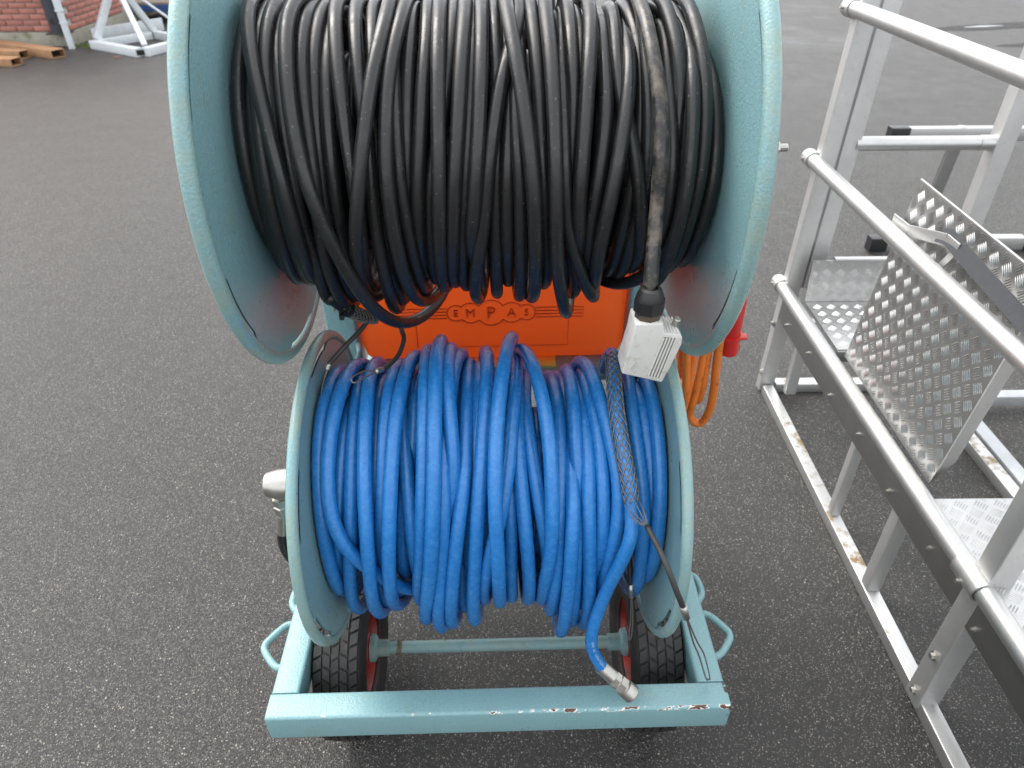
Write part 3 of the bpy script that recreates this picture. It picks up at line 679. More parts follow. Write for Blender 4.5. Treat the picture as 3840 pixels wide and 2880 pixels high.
BLUE=[
(0.254,0.203,0.255,((116,-0.31),(102,-0.31),(86,-0.311),(76,-0.317),(66,-0.322),(58,-0.324),(48,-0.327),(29,-0.327),(14,-0.329),(-4,-0.334),(-22,-0.334),(-46,-0.339))),
(0.265,0.224,0.222,((116,-0.274),(108,-0.279),(92,-0.281),(80,-0.286),(71,-0.291),(63,-0.295),(55,-0.297),(48,-0.299),(34,-0.299),(26,-0.295),(16,-0.285),(8,-0.27),(-1,-0.25),(-9,-0.226),(-25,-0.2),(-40,-0.165),(-55,-0.135),(-80,-0.12))),
(0.23,0.183,0.273,((86,-0.267),(76,-0.275),(66,-0.277),(58,-0.281),(48,-0.283),(30,-0.288),(10,-0.299),(-11,-0.311),(-29,-0.316),(-50,-0.323))),
(0.236,0.199,0.304,((118,-0.273),(87,-0.259),(76,-0.259),(66,-0.258),(48,-0.258),(25,-0.265),(-2,-0.277),(-25,-0.288),(-45,-0.297))),
(0.265,0.231,0.301,((118,-0.239),(102,-0.238),(86,-0.235),(76,-0.231),(62,-0.231),(47,-0.231),(40,-0.23),(28,-0.231),(13,-0.232),(-6,-0.237),(-32,-0.246))),
(0.232,0.187,0.289,((116,-0.221),(97,-0.223),(82,-0.219),(66,-0.216),(48,-0.217),(34,-0.219),(17,-0.222),(-6,-0.228),(-32,-0.235))),
(0.27,0.195,0.261,((112,-0.182),(94,-0.193),(80,-0.193),(70,-0.194),(55,-0.196),(36,-0.203),(4,-0.217))),
(0.283,0.231,0.273,((115,-0.147),(104,-0.16),(87,-0.164),(74,-0.172),(66,-0.175),(58,-0.178),(46,-0.181),(28,-0.188),(13,-0.194),(-6,-0.201),(-32,-0.211))),
(0.238,0.203,0.234,((80,-0.164),(65,-0.161),(52,-0.157),(40,-0.156),(24,-0.154),(2,-0.153),(-15,-0.153))),
(0.249,0.167,0.224,((112,-0.146),(84,-0.148),(74,-0.149),(60,-0.155),(28,-0.172),(-6,-0.181),(-35,-0.189))),
(0.301,0.211,0.277,((111,-0.129),(88,-0.123),(74,-0.121),(64,-0.122),(54,-0.121),(32,-0.129),(8,-0.138),(-15,-0.149),(-36,-0.16))),
(0.319,0.236,0.324,((112,-0.101),(95,-0.104),(80,-0.102),(68,-0.1),(59,-0.101),(46,-0.102),(28,-0.109),(14,-0.115),(-6,-0.124),(-24,-0.136),(-45,-0.153))),
(0.305,0.203,0.309,((110,-0.08),(92,-0.086),(74,-0.079),(56,-0.072),(36,-0.077),(-10,-0.094))),
(0.291,0.224,0.36,((114,-0.062),(100,-0.072),(84,-0.076),(76,-0.078),(68,-0.081),(57,-0.083),(46,-0.085),(22,-0.093),(-2,-0.102),(-22,-0.113),(-44,-0.124))),
(0.259,0.229,0.345,((118,-0.046),(93,-0.042),(78,-0.043),(66,-0.048),(54,-0.051),(46,-0.055),(26,-0.064),(12,-0.072),(-8,-0.082),(-30,-0.091),(-44,-0.099))),
(0.227,0.175,0.321,((98,-0.063),(76,-0.062),(56,-0.064),(5,-0.055),(-26,-0.063),(-45,-0.071))),
(0.263,0.183,0.298,((112,-0.027),(85,-0.025),(71,-0.027),(54,-0.033),(28,-0.043),(-10,-0.053))),
(0.291,0.224,0.341,((114,-0.014),(98,-0.006),(82,-0.008),(71,-0.012),(60,-0.016),(46,-0.022),(22,-0.032),(-3,-0.039),(-24,-0.046),(-45,-0.05))),
(0.321,0.245,0.258,((112,0.047),(98,0.032),(88,0.024),(78,0.018),(71,0.012),(62,0.007),(52,0.003),(44,0.002),(28,0.002),(14,0.005),(-4,0.006),(-31,0.006))),
(0.295,0.222,0.275,((112,0.055),(94,0.076),(82,0.087),(72,0.094),(63,0.101),(52,0.104),(39,0.104),(20,0.107))),
(0.268,0.224,0.266,((116,0.051),(98,0.05),(84,0.045),(74,0.04),(65,0.035),(56,0.031),(44,0.025),(28,0.013),(10,-0.008),(-11,-0.021),(-34,-0.032))),
(0.238,0.203,0.216,((78,0.055),(68,0.059),(57,0.067),(46,0.076),(34,0.081),(23,0.089),(10,0.097),(-4,0.104))),
(0.243,0.214,0.279,((54,0.045),(44,0.049),(34,0.052),(19,0.057),(0,0.062),(-25,0.067))),
(0.235,0.195,0.283,((60,0.035),(44,0.032),(26,0.029),(10,0.03),(-14,0.029),(-36,0.03))),
(0.219,0.219,0.317,((125,0.119),(101,0.124),(86,0.127),(73,0.128),(60,0.128),(43,0.125),(24,0.119),(8,0.114),(-14,0.113),(-40,0.114))),
(0.221,0.233,0.38,((128,0.149),(103,0.15),(85,0.151),(70,0.15),(54,0.15),(43,0.148),(25,0.144),(10,0.141),(-8,0.141),(-27,0.137),(-46,0.135))),
(0.236,0.199,0.311,((-14,0.161),(-34,0.168),(-48,0.171))),
(0.241,0.211,0.359,((-28,0.153),(-48,0.157))),
(0.237,0.217,0.364,((120,0.173),(101,0.171),(84,0.171),(72,0.172),(58,0.172),(43,0.171),(18,0.174),(-7,0.18),(-34,0.185),(-50,0.185))),
(0.261,0.214,0.284,((116,0.18),(106,0.192),(90,0.195),(78,0.2),(70,0.207),(61,0.214),(53,0.222),(38,0.231),(24,0.229),(6,0.22),(-12,0.211))),
(0.241,0.211,0.286,((94,0.182),(80,0.187),(70,0.192),(54,0.197),(42,0.199),(23,0.201),(5,0.203),(-14,0.204))),
(0.236,0.199,0.267,((117,0.282),(90,0.266),(78,0.262),(63,0.263),(49,0.267),(32,0.276),(15,0.279),(-8,0.282),(-32,0.289))),
(0.233,0.191,0.223,((92,0.278),(76,0.285),(66,0.29),(54,0.294),(42,0.294),(20,0.301),(-2,0.304),(-30,0.304))),
(0.238,0.203,0.218,((118,0.313),(86,0.31),(72,0.312),(60,0.315),(49,0.318),(42,0.319),(21,0.32),(2,0.319),(-16,0.318),(-43,0.323)))]
BLACK_END=(0.255,0.27,0.25,((70,0.237),(60,0.24),(50,0.242),(41,0.246),(34,0.251),(26,0.253),(17,0.253),(4,0.254)))
BLUE_END=(0.273,0.249,0.29,((119,0.252),(98,0.238),(81,0.229),(72,0.227),(60,0.229),(50,0.235),(42,0.241),(30,0.248),(24,0.248)))

NPH = 90
PHI = np.linspace(-180, 180, NPH, endpoint=False)
def radial(a, f_, b, ph):
    sn = np.sin(np.radians(ph)); return f_+(a-f_)*np.maximum(0, sn)**2+(b-f_)*np.maximum(0, -sn)**2
def xcurve(p, ph, periodic=True):
    A = np.array([q[0] for q in p], float); X = np.array([q[1] for q in p], float)
    o = np.argsort(A); A, X = A[o], X[o]
    if periodic:
        gap = A[0]+360-A[-1]; mid = (X[0]+X[-1])/2
        A = np.concatenate([A-360, [A[-1]-360+gap*.5], A, [A[-1]+gap*.5], A+360]); X = np.concatenate([X, [mid], X, [mid], X])
        o = np.argsort(A); A, X = A[o], X[o]
    x = np.interp(np.linspace(-540, 540, 3*1080+1), A, X)
    k = np.exp(-.5*(np.arange(-24, 25)/9.)**2); k /= k.sum()
    xs = np.convolve(np.pad(x, 24, 'edge'), k, 'valid')
    return np.interp(ph, np.linspace(-540, 540, 3*1080+1), xs)

def relax(S, end, d, rmin, xlim, it=140):
    n = len(S)
    X0 = np.array([xcurve(s[3], PHI) for s in S]); R0 = np.array([radial(s[0], s[1], s[2], PHI) for s in S])
    ex = xcurve(end[3], PHI, False); er = radial(end[0], end[1], end[2], PHI)
    lo, hi = min(q[0] for q in end[3])-6, max(q[0] for q in end[3])+40
    ex = np.where((PHI > lo) & (PHI < hi), ex, 9.)
    X, Rr = np.clip(X0, *xlim), np.maximum(R0, rmin)
    ar = np.arange(n)
    for k in range(it):
        XX = np.vstack([X, ex]); RR = np.vstack([Rr, er])
        dx = X[:, None]-XX[None]; dr = Rr[:, None]-RR[None]
        dist = np.sqrt(dx*dx+dr*dr)+1e-6; dist[ar, ar] = 9
        ov = np.maximum(0, d*.90-dist)
        deep = np.clip(.5-dr/d*.9, .10, .90)                # the outer turn hardly yields, the inner one gives way
        deep[:, n] = 1.0
        side = np.exp(-(dr/(.55*d))**2)                      # only turns lying side by side push sideways
        px = (deep*side*ov*dx/dist).sum(1); pr = (deep*ov*np.sign(dr+1e-9)*np.maximum(abs(dr)/dist, .5)).sum(1)*.6
        g_ = .45
        X = X+g_*px*.8; Rr = Rr+g_*pr
        for A in (X, Rr): A += .38*((np.roll(A, 1, 1)+np.roll(A, -1, 1))/2-A)
        f_ = .10 if k < it-25 else .05
        X += f_*(X0-X); Rr += f_*.8*(R0-Rr)
        X = np.clip(X, *xlim); Rr = np.maximum(Rr, rmin)
    for _ in range(6):
        for A in (X, Rr): A += .4*((np.roll(A, 1, 1)+np.roll(A, -1, 1))/2-A)
    return X, Rr

def coil(name, label, cat, S, end, d, rmin, xlim, cy, cz, ox, mat, fill_r, fill_half):
    e = empty(name, (ox, cy, cz)); tag(e, label, cat)
    X, Rr = relax(S, end, d, rmin, xlim)
    ph = np.radians(PHI)
    for i in range(len(S)):
        r_ = Rr[i]+0*ph
        P = np.stack([X[i], -r_*np.cos(ph), r_*np.sin(ph)], 1)
        m = MB(); m.tube(P, d/2, 12, True); m.build('turn', mat, e, 0)
    m = MB(); x = -fill_half; j = 0
    while x <= fill_half:
        rr = fill_r+.003*math.sin(j*2.3); xx = x+.003*np.sin(2*ph+j)
        m.tube(np.stack([xx, -rr*np.cos(ph), rr*np.sin(ph)], 1)[::2], d/2, 9, True); x += d*1.02; j += 1
    tag(m.build('inner_winding', mat, e, 0), kind='stuff')
    return e

UY, UZ, LY, LZ = .4601, 1.4441, .2965, .796
CABLE = coil('power_cable', 'long black rubber power cable wound on the upper reel, grey plug hanging', 'cable', BLACK, BLACK_END, .0226, .172, (-.365, .352), UY, UZ, 0.0, M['cable'], .158, .350)
HOSE = coil('water_hose', 'long blue rubber hose wound on the lower reel, metal coupling hanging', 'hose', BLUE, BLUE_END, .0270, .160, (-.316, .306), LY, LZ, 0.0, M['hose'], .140, .296)

def end_path(end, cy, cz, lo, hi, step=4, cut=None):
    ph = np.arange(hi, lo-1e-6, -step); r_ = radial(end[0], end[1], end[2], ph); x = xcurve(end[3], ph, False)
    a = np.radians(ph); return [np.array((x[i], cy-r_[i]*math.cos(a[i]), cz+r_[i]*math.sin(a[i]))) for i in range(len(ph))]
def local(e, pts): o = np.array(tuple(e.location)); return [np.array(tuple(p))-o for p in pts]

# free end of the black cable, gland and plug
pe = end_path(BLACK_END, UY, UZ, 10, 150)
pe = pe+[np.array(q) for q in ((.2535, .188, 1.44), (.2505, .172, 1.415), (.247, .152, 1.385), (.2445, .132, 1.35), (.243, .122, 1.318))]
pe = smooth_path(pe[::2], 4)
m = MB(); m.tube(local(CABLE, pe), .0113, 14); m.build('free_end', M['cable_dusty'], CABLE, 0)
PG = empty('plug', Vector((.243, .120, 1.30))-CABLE.location, 0, CABLE); PG['label'] = 'grey cast metal plug with ribbed side'
def pl3(x, y, z): return (x-.243, y-.120, z-1.30)
m = MB(); m.lathe([(.052, .0105), (.050, .0165), (.040, .0205), (.034, .0215)], pl3(.243, .120, 1.295), (0, 0, 1), 24); m.lathe([(.034, .0), (.034, .0235), (.014, .0235), (.014, 0)], pl3(.243, .120, 1.295), (0, 0, 1), 8); m.build('gland_nut', M['black'], PG, 30)
m = MB(); m.lathe([(.014, .0195), (.008, .0205), (.0, .0205), (-.004, .0195)], pl3(.243, .120, 1.295), (0, 0, 1), 8); m.build('gland_ring', M['grime'], PG, 30)
def face(y, inset=0.0):
    return [(.207+inset, y, 1.2065+inset), (.2175+inset, y, 1.268), (.2205+inset, y, 1.298-inset), (.263, y, 1.298-inset), (.2665, y, 1.281-inset), (.289-inset, y, 1.279-inset), (.2955-inset, y, 1.272-inset), (.2955-inset, y, 1.259), (.2735-inset, y, 1.1875+inset)]
m = MB(); m.prism([pl3(*q) for q in face(.0975)], (0, 1, 0), .050); o = m.build('housing', M['grey_cast'], PG); bevel_mesh(o.data, .0032, 3)
m = MB(); m.prism([pl3(.2655, .0973, 1.274), pl3(.2487, .0973, 1.2030), pl3(.2700, .0973, 1.1975), pl3(.2875, .0973, 1.2725)], (0, -1, 0), .0004); m.build('dark_groove', M['rib_gap'], PG)  # thin darker strip under the ribs
for k in range(5):
    t = .0048*k
    m = MB(); m.bar(pl3(.2665+t, .0970, 1.273), pl3(.2500+t, .0970, 1.2035-.0013*k), .0030, .0030, .0012, (0, 1, 0)); m.build('rib', M['grey_cast'], PG)
    m = MB(); m.bar(pl3(.2690+t*.95, .0985, 1.2812-.0003*k), pl3(.2690+t*.95, .146, 1.2812-.0003*k), .0028, .0022, .0008); m.build('rib', M['grey_cast'], PG)
m = MB(); m.lathe([(0, 0), (0, .0056), (.017, .0056), (.0182, .0045), (.0182, 0)], pl3(.2865, .122, 1.277), (.15, -.25, 1), 18); m.build('locking_pin', M['steel'], PG, 25)
m = MB(); m.bar(pl3(.2925, .122, 1.255), pl3(.2785, .122, 1.205), .040, .006, .001, (1, 0, .3)); m.build('seal', M['seal'], PG)
mm = MB(); dc = Vector(pl3(.2255, .0968, 1.220)); dd = [(0, .0115), (.0062, .001), (0, -.0115), (-.0062, -.001)]
q = [dc+Vector((x*.95+z*.18, 0, z)) for x, z in dd]
for i in range(4): mm.bar(q[i], q[(i+1) % 4], .0011, .0012, .0003, (0, 1, 0))
for k in range(4): c_ = dc+Vector((-.003+.002*k, 0, (-.0025+.0017*k))); mm.bar(c_+Vector((-.0003, 0, -.003)), c_+Vector((.0008, 0, .003)), .0008, .0010, .0003, (0, 1, 0))
mm.build('emblem', M['grey_cast'], PG)

# free end of the blue hose, coupling
he = end_path(BLUE_END, LY, LZ, 34, 150)
he = he[::2]+[np.array(q) for q in ((.2465, .064, .900), (.242, .051, .862), (.231, .049, .812), (.216, .052, .749), (.204, .052, .691), (.194, .048, .637), (.1905, .046, .59), (.194, .045, .556), (.205, .043, .522), (.219, .041, .492))]
he = smooth_path(he, 5); HPATH = he
m = MB(); m.tube(local(HOSE, he), .0128, 16); m.build('free_end', M['hose'], HOSE, 0)
CP = empty('coupling', Vector((.219, .041, .492))-HOSE.location, 0, HOSE); CP['label'] = 'metal quick coupling on the blue hose end'
cd_ = Vector((.067, -.030, -.060)); cd_.normalize()
m = MB(); m.lathe([(-.006, .0125), (-.006, .0150), (.030, .0156), (.030, .0130)], (0, 0, 0), cd_, 24); m.build('crimp_sleeve', M['steel'], CP, 25)
m = MB(); m.lathe([(.030, .0), (.030, .0172), (.043, .0172), (.043, 0)], (0, 0, 0), cd_, 6); m.lathe([(.046, .0), (.046, .0182), (.062, .0182), (.062, 0)], (0, 0, 0), cd_, 6); m.build('hex_nut', M['steel'], CP, 20)
m = MB(); m.lathe([(.043, .0150), (.047, .0150)], (0, 0, 0), cd_, 20); m.lathe([(.062, .0165), (.066, .0165), (.066, .0195), (.082, .0200), (.088, .0200), (.090, .0185), (.090, .012), (.075, .012)], (0, 0, 0), cd_, 28); m.build('locking_collar', M['steel'], CP, 25)
# print on the hose near the coupling
txt = 'VINYLFRUT 20 BAR'
L = np.concatenate([[0], np.cumsum(np.linalg.norm(np.diff(np.array(he), axis=0), axis=1))]); tot = L[-1]
for i, ch in enumerate(txt):
    if ch == ' ': continue
    s_ = tot-.012-.0062*i; k = np.searchsorted(L, s_); p0, p1 = Vector(he[k-1]), Vector(he[min(k, len(he)-1)])
    c_ = p0.lerp(p1, (s_-L[k-1])/(L[k]-L[k-1]+1e-9)); d = (p1-p0).normalized()
    view = (CAM-c_).normalized(); view = (view-d*view.dot(d)).normalized(); side = d.cross(view)
    nrm = (view*.95+side*.28*(-1)).normalized()
    X_ = -d; Y_ = nrm.cross(X_).normalized(); Z_ = nrm
    text_mesh('print', ch, .0072, .0001, M['print'], HOSE, c_+nrm*.0130-HOSE.location, Matrix((X_, Y_, Z_)).transposed())

# ------------------------------------------------------------------ wire cable grips
def sock(path, r0, turns, n=7, wr=.0013, flare=None):
    P = np.array(path); N_ = len(P); mb = MB()
    T = np.gradient(P, axis=0); T /= np.linalg.norm(T, axis=1)[:, None]
    N0 = np.zeros_like(P); a = np.array([1., 0, 0]); a = a-T[0]*(a@T[0]); N0[0] = a/np.linalg.norm(a)
    for i in range(1, N_): v = N0[i-1]-T[i]*(N0[i-1]@T[i]); N0[i] = v/np.linalg.norm(v)
    B = np.cross(T, N0); t = np.linspace(0, 1, N_)
    for dirn in (1, -1):
        for k in range(n):
            a = 2*np.pi*(k/n+dirn*turns*t); rr = r0+.0006*dirn*np.sin(a*n)+(0 if flare is None else flare(t))
            rr = np.broadcast_to(rr, (N_,))
            Q = P+rr[:, None]*(np.cos(a)[:, None]*N0+np.sin(a)[:, None]*B); mb.tube(Q, wr, 5)
    return mb
GB = empty('wire_cable_grip', (.235, .1, 1.0)); tag(GB, 'steel mesh cable grip on the blue hose, rubber tail and wire loop', 'cable grip')
seg = end_path(BLUE_END, LY, LZ, 34, 104, 1.0)
sock(local(GB, seg), .0142, 2.3, 7).build('mesh_sock', M['wire'], GB, 0)
m = MB(); s0 = seg[2]
for k in range(16):
    a = k*.9; t0 = Vector(seg[1]); t1 = Vector(seg[4]); m.tube([np.array(t0)+np.array((.0155*math.cos(a), -.011*math.sin(a), .010*math.cos(2*a)))-np.array(tuple(GB.location)), np.array(t1)+np.array((.0155*math.cos(a+1.6), -.013*math.sin(a+1.6), .006*math.sin(a)))-np.array(tuple(GB.location))], .0009, 5)
m.build('tie_wire', M['wire'], GB, 0)
e0 = np.array((.2650, .034, .928))
m = MB(); base = np.array(seg[-1])
for k in range(8):
    a = 2*math.pi*k/8; st = base+np.array((.0145*math.cos(a), -.004+.0145*math.sin(a)*.6, .010*math.sin(a))); md = (st+e0)/2+np.array((.004*math.cos(a), -.010, .004*math.sin(a)))
    m.tube(local(GB, smooth_path([st, md, e0], 5)), .0008, 5)
m.build('wire_strands', M['wire'], GB, 0)
tail = smooth_path([(.2650, .034, .928), (.279, -.005, .916), (.290, -.040, .903), (.307, -.060, .863), (.321, -.060, .828)], 5)
m = MB(); m.tube(local(GB, tail), .0054, 10); m.build('rubber_sleeve', M['rubber'], GB, 0)
m = MB(); m.tube(local(GB, [(.3205, -.060, .830), (.3335, -.055, .789)]), [.0068, .0062], 10); m.build('ferrule', M['steel'], GB, 0)
lp = smooth_path([(.333, -.055, .790), (.372, -.020, .664), (.404, .010, .572), (.450, .049, .428), (.456, .052, .422), (.458, .050, .430), (.414, .010, .575), (.378, -.020, .668), (.334, -.055, .790)], 5)
m = MB(); m.tube(local(GB, lp), .0017, 6); m.build('wire_loop', M['wire'], GB, 0)
m = MB(); m.tube(local(GB, [(.2655, .135, .76), (.2705, .115, .70), (.2725, .108, .675)]), .0052, 10); m.build('rubber_sleeve', M['rubber'], GB, 0)
m = MB(); m.tube(local(GB, [(.2722, .109, .678), (.2760, .104, .643)]), [.0066, .006], 10); m.build('ferrule', M['steel'], GB, 0)
m = MB(); m.tube(local(GB, smooth_path([(.275, .104, .648), (.280, .10, .58), (.282, .10, .515), (.284, .101, .500), (.2875, .101, .515), (.2845, .10, .58), (.277, .104, .648)], 5)), .0016, 6); m.build('wire_loop', M['wire'], GB, 0)

GK = empty('wire_cable_grip', (-.25, .34, 1.17)); tag(GK, 'dirty mesh cable grip under the black cable, two thin black tails', 'cable grip')
kp = smooth_path([(-.285, .30, 1.245), (-.272, .325, 1.212), (-.258, .345, 1.187), (-.242, .365, 1.164), (-.224, .385, 1.150)], 6)
m = MB(); m.tube(local(CABLE, kp), .0115, 12); m.build('inner_end', M['cable'], CABLE, 0)
sock(local(GK, kp[8:]), .0128, 1.2, 8).build('mesh_sock', M['wire'], GK, 0)
m = MB(); m.lathe([(-.006, .0125), (-.006, .0152), (.006, .0152), (.006, .0125)], np.array(kp[9])-np.array(tuple(GK.location)), np.array(kp[10])-np.array(kp[8]), 14)
m.box(-.0245, -.0165, -.032, -.024, .020, .030); m.build('strap_clip', M['black'], GK)
m = MB()
for k in range(10):
    a = k*.63; c_ = np.array(kp[8])-np.array(tuple(GK.location)); m.tube([c_+np.array((.014*math.cos(a), .014*math.sin(a), .004)), c_+np.array((.017*math.cos(a+.9)-.006, .015*math.sin(a+.9)-.004, .010*math.sin(3*a)))], .0009, 5)
m.build('tie_wire', M['twine'], GK, 0)
def tail_(pts, r_, nm, mat): m = MB(); m.tube(local(GK, smooth_path(pts, 5)), r_, 10); m.build(nm, M[mat], GK, 0)
tail_([(-.236, .365, 1.155), (-.246, .350, 1.146), (-.272, .318, 1.131), (-.290, .300, 1.118), (-.302, .283, 1.111)], .0046, 'rubber_sleeve', 'rubber')
tail_([(-.301, .284, 1.1115), (-.3055, .280, 1.101)], .0055, 'ferrule', 'steel')
tail_([(-.305, .280, 1.102), (-.318, .270, 1.07), (-.324, .262, 1.04), (-.327, .262, 1.02)], .0014, 'wire_loop', 'wire')
tail_([(-.215, .385, 1.150), (-.185, .388, 1.135), (-.174, .378, 1.119), (-.171, .36, 1.110), (-.179, .33, 1.098), (-.192, .30, 1.097), (-.203, .272, 1.104)], .0046, 'rubber_sleeve', 'rubber')
tail_([(-.202, .274, 1.1035), (-.213, .258, 1.110)], .0056, 'ferrule', 'steel')
tail_([(-.212, .259, 1.1095), (-.228, .238, 1.125), (-.243, .203, 1.136), (-.242, .196, 1.131), (-.236, .200, 1.128), (-.224, .222, 1.123), (-.213, .258, 1.1085)], .0015, 'wire_loop', 'wire')

# ------------------------------------------------------------------ orange extension cable with red plug
OC = empty('extension_cable', (.54, .76, .75)); tag(OC, 'coiled orange extension cable hung behind the right flange', 'cable')
def oloop(x0, x1, zb, y0, y1, lean=0.0, r_=.0105):
    P = [((x0+x1)/2, (y0+y1)/2, 1.028), (x0, y0+.004, 1.012), (x0-.002, y0-.006, .90), (x0+lean*.3, y0-.012, .80), (x0+lean*.7, y0-.014, (zb+.80)/2), (x0+lean, y0, zb+.03), ((x0+x1)/2+lean, (y0+y1)/2, zb), (x1+lean, y1, zb+.03), (x1+lean*.5, y1+.01, .75), (x1, y1+.004, .90), (x1, y1-.006, 1.008), ((x0+x1)/2, (y0+y1)/2, 1.028)]
    m = MB(); m.tube(local(OC, smooth_path(P, 6)), r_, 12); m.build('turn', M['orange_cable'], OC, 0)
oloop(.494, .505, .66, .70, .78, .02); oloop(.518, .525, .612, .71, .80, -.004); oloop(.545, .550, .604, .715, .81, -.010)
oloop(.560, .556, .640, .73, .83, .0); oloop(.503, .515, .70, .72, .82, .012)
P = [(.565, .76, 1.030), (.573, .725, 1.01), (.579, .715, .93), (.583, .71, .82), (.590, .71, .72), (.592, .715, .65), (.583, .72, .605), (.570, .725, .590), (.553, .73, .600), (.540, .74, .64), (.535, .79, .75), (.540, .795, .95), (.550, .775, 1.03)]
m = MB(); m.tube(local(OC, smooth_path(P, 7)), .0112, 12); m.build('turn', M['orange_cable'], OC, 0)
m = MB(); m.tube(local(OC, smooth_path([(.607, .735, 1.03), (.602, .738, 1.065), (.588, .755, 1.075), (.574, .785, 1.05), (.566, .80, .98)], 6)), .0095, 12); m.build('turn', M['orange_cable'], OC, 0)
m = MB(); m.tube(smooth_path([(.39, .765, 1.01), (.46, .762, 1.008), (.54, .762, 1.008), (.578, .762, 1.010), (.588, .762, 1.03)], 6), .007, 10); m.build('cable_hook', M['paint'], CART)
RP = empty('red_plug', Vector((.617, .735, .85))-OC.location, 0, OC)
m = MB(); m.lathe([(-.030, 0), (-.030, .0225), (-.028, .0240), (.022, .0250), (.024, .0235), (.05, .0250), (.13, .0270), (.17, .022), (.19, .014)], (0, 0, 0), (-.05, 0, 1), 28); m.build('plug_body', M['red'], RP, 30)
m = MB(); m.lathe([(.020, .024), (.020, .031), (.028, .031), (.028, .024)], (0, 0, 0), (-.05, 0, 1), 28); m.bar((.02, -.01, .0255), (.036, -.012, .0262), .024, .006, .002); m.build('collar', M['red'], RP, 30)
m = MB(); m.lathe([(-.014, .0240), (-.014, .0252), (-.011, .0252), (-.011, .0240)], (0, 0, 0), (-.05, 0, 1), 28); m.box(.022, .0275, -.004, .004, -.018, -.004); m.build('key', M['red'], RP, 30)

# ================================================================== aluminium work platform on the right
PK = .94
def K(x, y, z): return (PK*x, PK*y, 1.85-PK*(1.85-z))
PO = (1.45, 1.4)
PF = empty('work_platform', W(*PO), -YAW); tag(PF, 'low aluminium work platform with guard rails and raised chequer-plate hatch', 'platform')
def L_(p): return (p[0]-PO[0], p[1]-PO[1], p[2])
def pbar(name, p, q, w, h, mat='alu', upv=(0, 0, 1), r=.003, par=None):
    m = MB(); m.bar(L_(p), L_(q), w, h, r, upv); return m.build(name, M[mat], par or PF)
def ptube(name, p, q, r_, mat='alu', par=None, seg=24):
    m = MB(); m.tube([L_(p), L_(q)], r_, seg); return m.build(name, M[mat], par or PF)
XR = 1.155*PK
ZA, ZB, ZC = K(0, 0, 1.471)[2], K(0, 0, .958)[2], K(0, 0, .424)[2]
YE, YN = 2.56, -.35
RT = .0245
def bolt(p, d, r_=.008, par=None):
    m = MB(); m.lathe([(0, 0), (0, r_*1.7), (.002, r_*1.7), (.002, r_), (.010, r_), (.010, 0)], L_(p), d, 6 if r_ > .005 else 8); return m.build('bolt', M['steel'], par or PF, 20)
XA = XR
for z, nm, ox in ((ZA, 'hand_rail', .022), (ZB, 'knee_rail', .007), (ZC, 'foot_rail', .003)):
    XR = XA+ox
    t = ptube(nm, (XR-.014, YN, z), (XR-.014, YE, z), RT)
    m = MB(); m.lathe([(0, RT+.0005), (0, RT+.0045), (.05, RT+.0045), (.056, RT), (.060, 0)], L_((XR-.014, YE-.05, z)), (0, 1, 0), 24); m.build('end_clamp', M['alu'], t, 30)
    bolt((XR-.014-RT-.003, YE-.02, z), (-1, 0, .2), .005, t)
    bolt((XR+.0, YE-.03, z+.012), (.6, 0, .8), .006, t)
XR = XA
# sleeve joint on the foot rail
YP = 1.085
m = MB(); m.lathe([(-.055, RT), (-.055, RT+.005), (.035, RT+.005), (.035, RT)], L_((XR-.014, YP, ZC)), (0, 1, 0), 24); m.build('sleeve', M['alu'], PF, 30)
bolt((XR-.014-RT-.004, YP-.01, ZC-.01), (-1, 0, .1), .005)
# posts (paired far posts, near post)
pbar('post', (XR+.020, YE-.045, .012), (XR+.046, YE-.045, 1.56), .062, .045, 'alu_post', (0, 1, 0), .005)
pbar('post', (XR+.099, YE-.040, ZC), (XR+.116, YE-.040, 1.56), .062, .045, 'alu_post', (0, 1, 0), .005)
m = MB(); m.bar(L_((XR+.063, YE-.052, ZC)), L_((XR+.081, YE-.052, 1.56)), .014, .02, .001, (0, 1, 0)); m.build('post_web', M['alu_flat'], PF)
pbar('post', (XR+.022, YP-.02, .02), (XR+.022, YP-.02, 1.56), .060, .060, 'alu_post', (0, 1, 0), .005)
XF = 1.815*PK
pbar('post', (XF+.02, YE-.045, .0), (XF+.02, YE-.045, 1.56), .065, .06, 'alu_post', (0, 1, 0), .005)
for yb, zb in ((YE-.05, .10), (YE-.05, .34), (YP-.02, .06), (YP-.02, .215)):
    bolt((XR-.009, yb, zb), (-1, 0, 0), .0085)
# ground rails and cross tubes
pbar('ground_rail', (XR+.022, YN, .0225), (XR+.022, YE-.075, .0225), .044, .044, 'alu_stain')
pbar('ground_rail', (1.80, YN, .0225), (1.80, YE-.08, .0225), .050, .044, 'alu_stain')
pbar('ground_rail', (1.862, YN, .028), (1.862, 2.25, .028), .055, .050, 'galv')
pbar('cross_tube', (XR+.06, YE-.045, .0225), (1.74, YE-.045, .0225), .05, .044, 'alu_stain')
pbar('cross_tube', (1.90, YE-.20, .06), (2.6, YE-.20, .06), .05, .05, 'galv')
# struts between ground rail and fascia
for ys, w_ in ((1.73, .032), (1.42, .042)):
    pbar('strut', (XR+.024, ys, .046), (XR+.024, ys, .40), w_, w_, 'alu_post', (0, 1, 0), .003)
pbar('strut', (XR+.095, YE-.13, .046), (XR+.095, YE-.13, .40), .045, .03, 'alu_post', (0, 1, 0), .003)
# fascia below the foot rail
m = MB(); m.bar(L_((XR-.004, YN, ZC-.075)), L_((XR-.004, YE-.075, ZC-.075)), .004, .115, .001); fa = m.build('fascia', M['alu_flat'], PF)
for k in range(9): bolt((XR-.006, .55+.23*k, ZC-.105+.02*(k % 2)), (-1, 0, 0), .0042, fa)

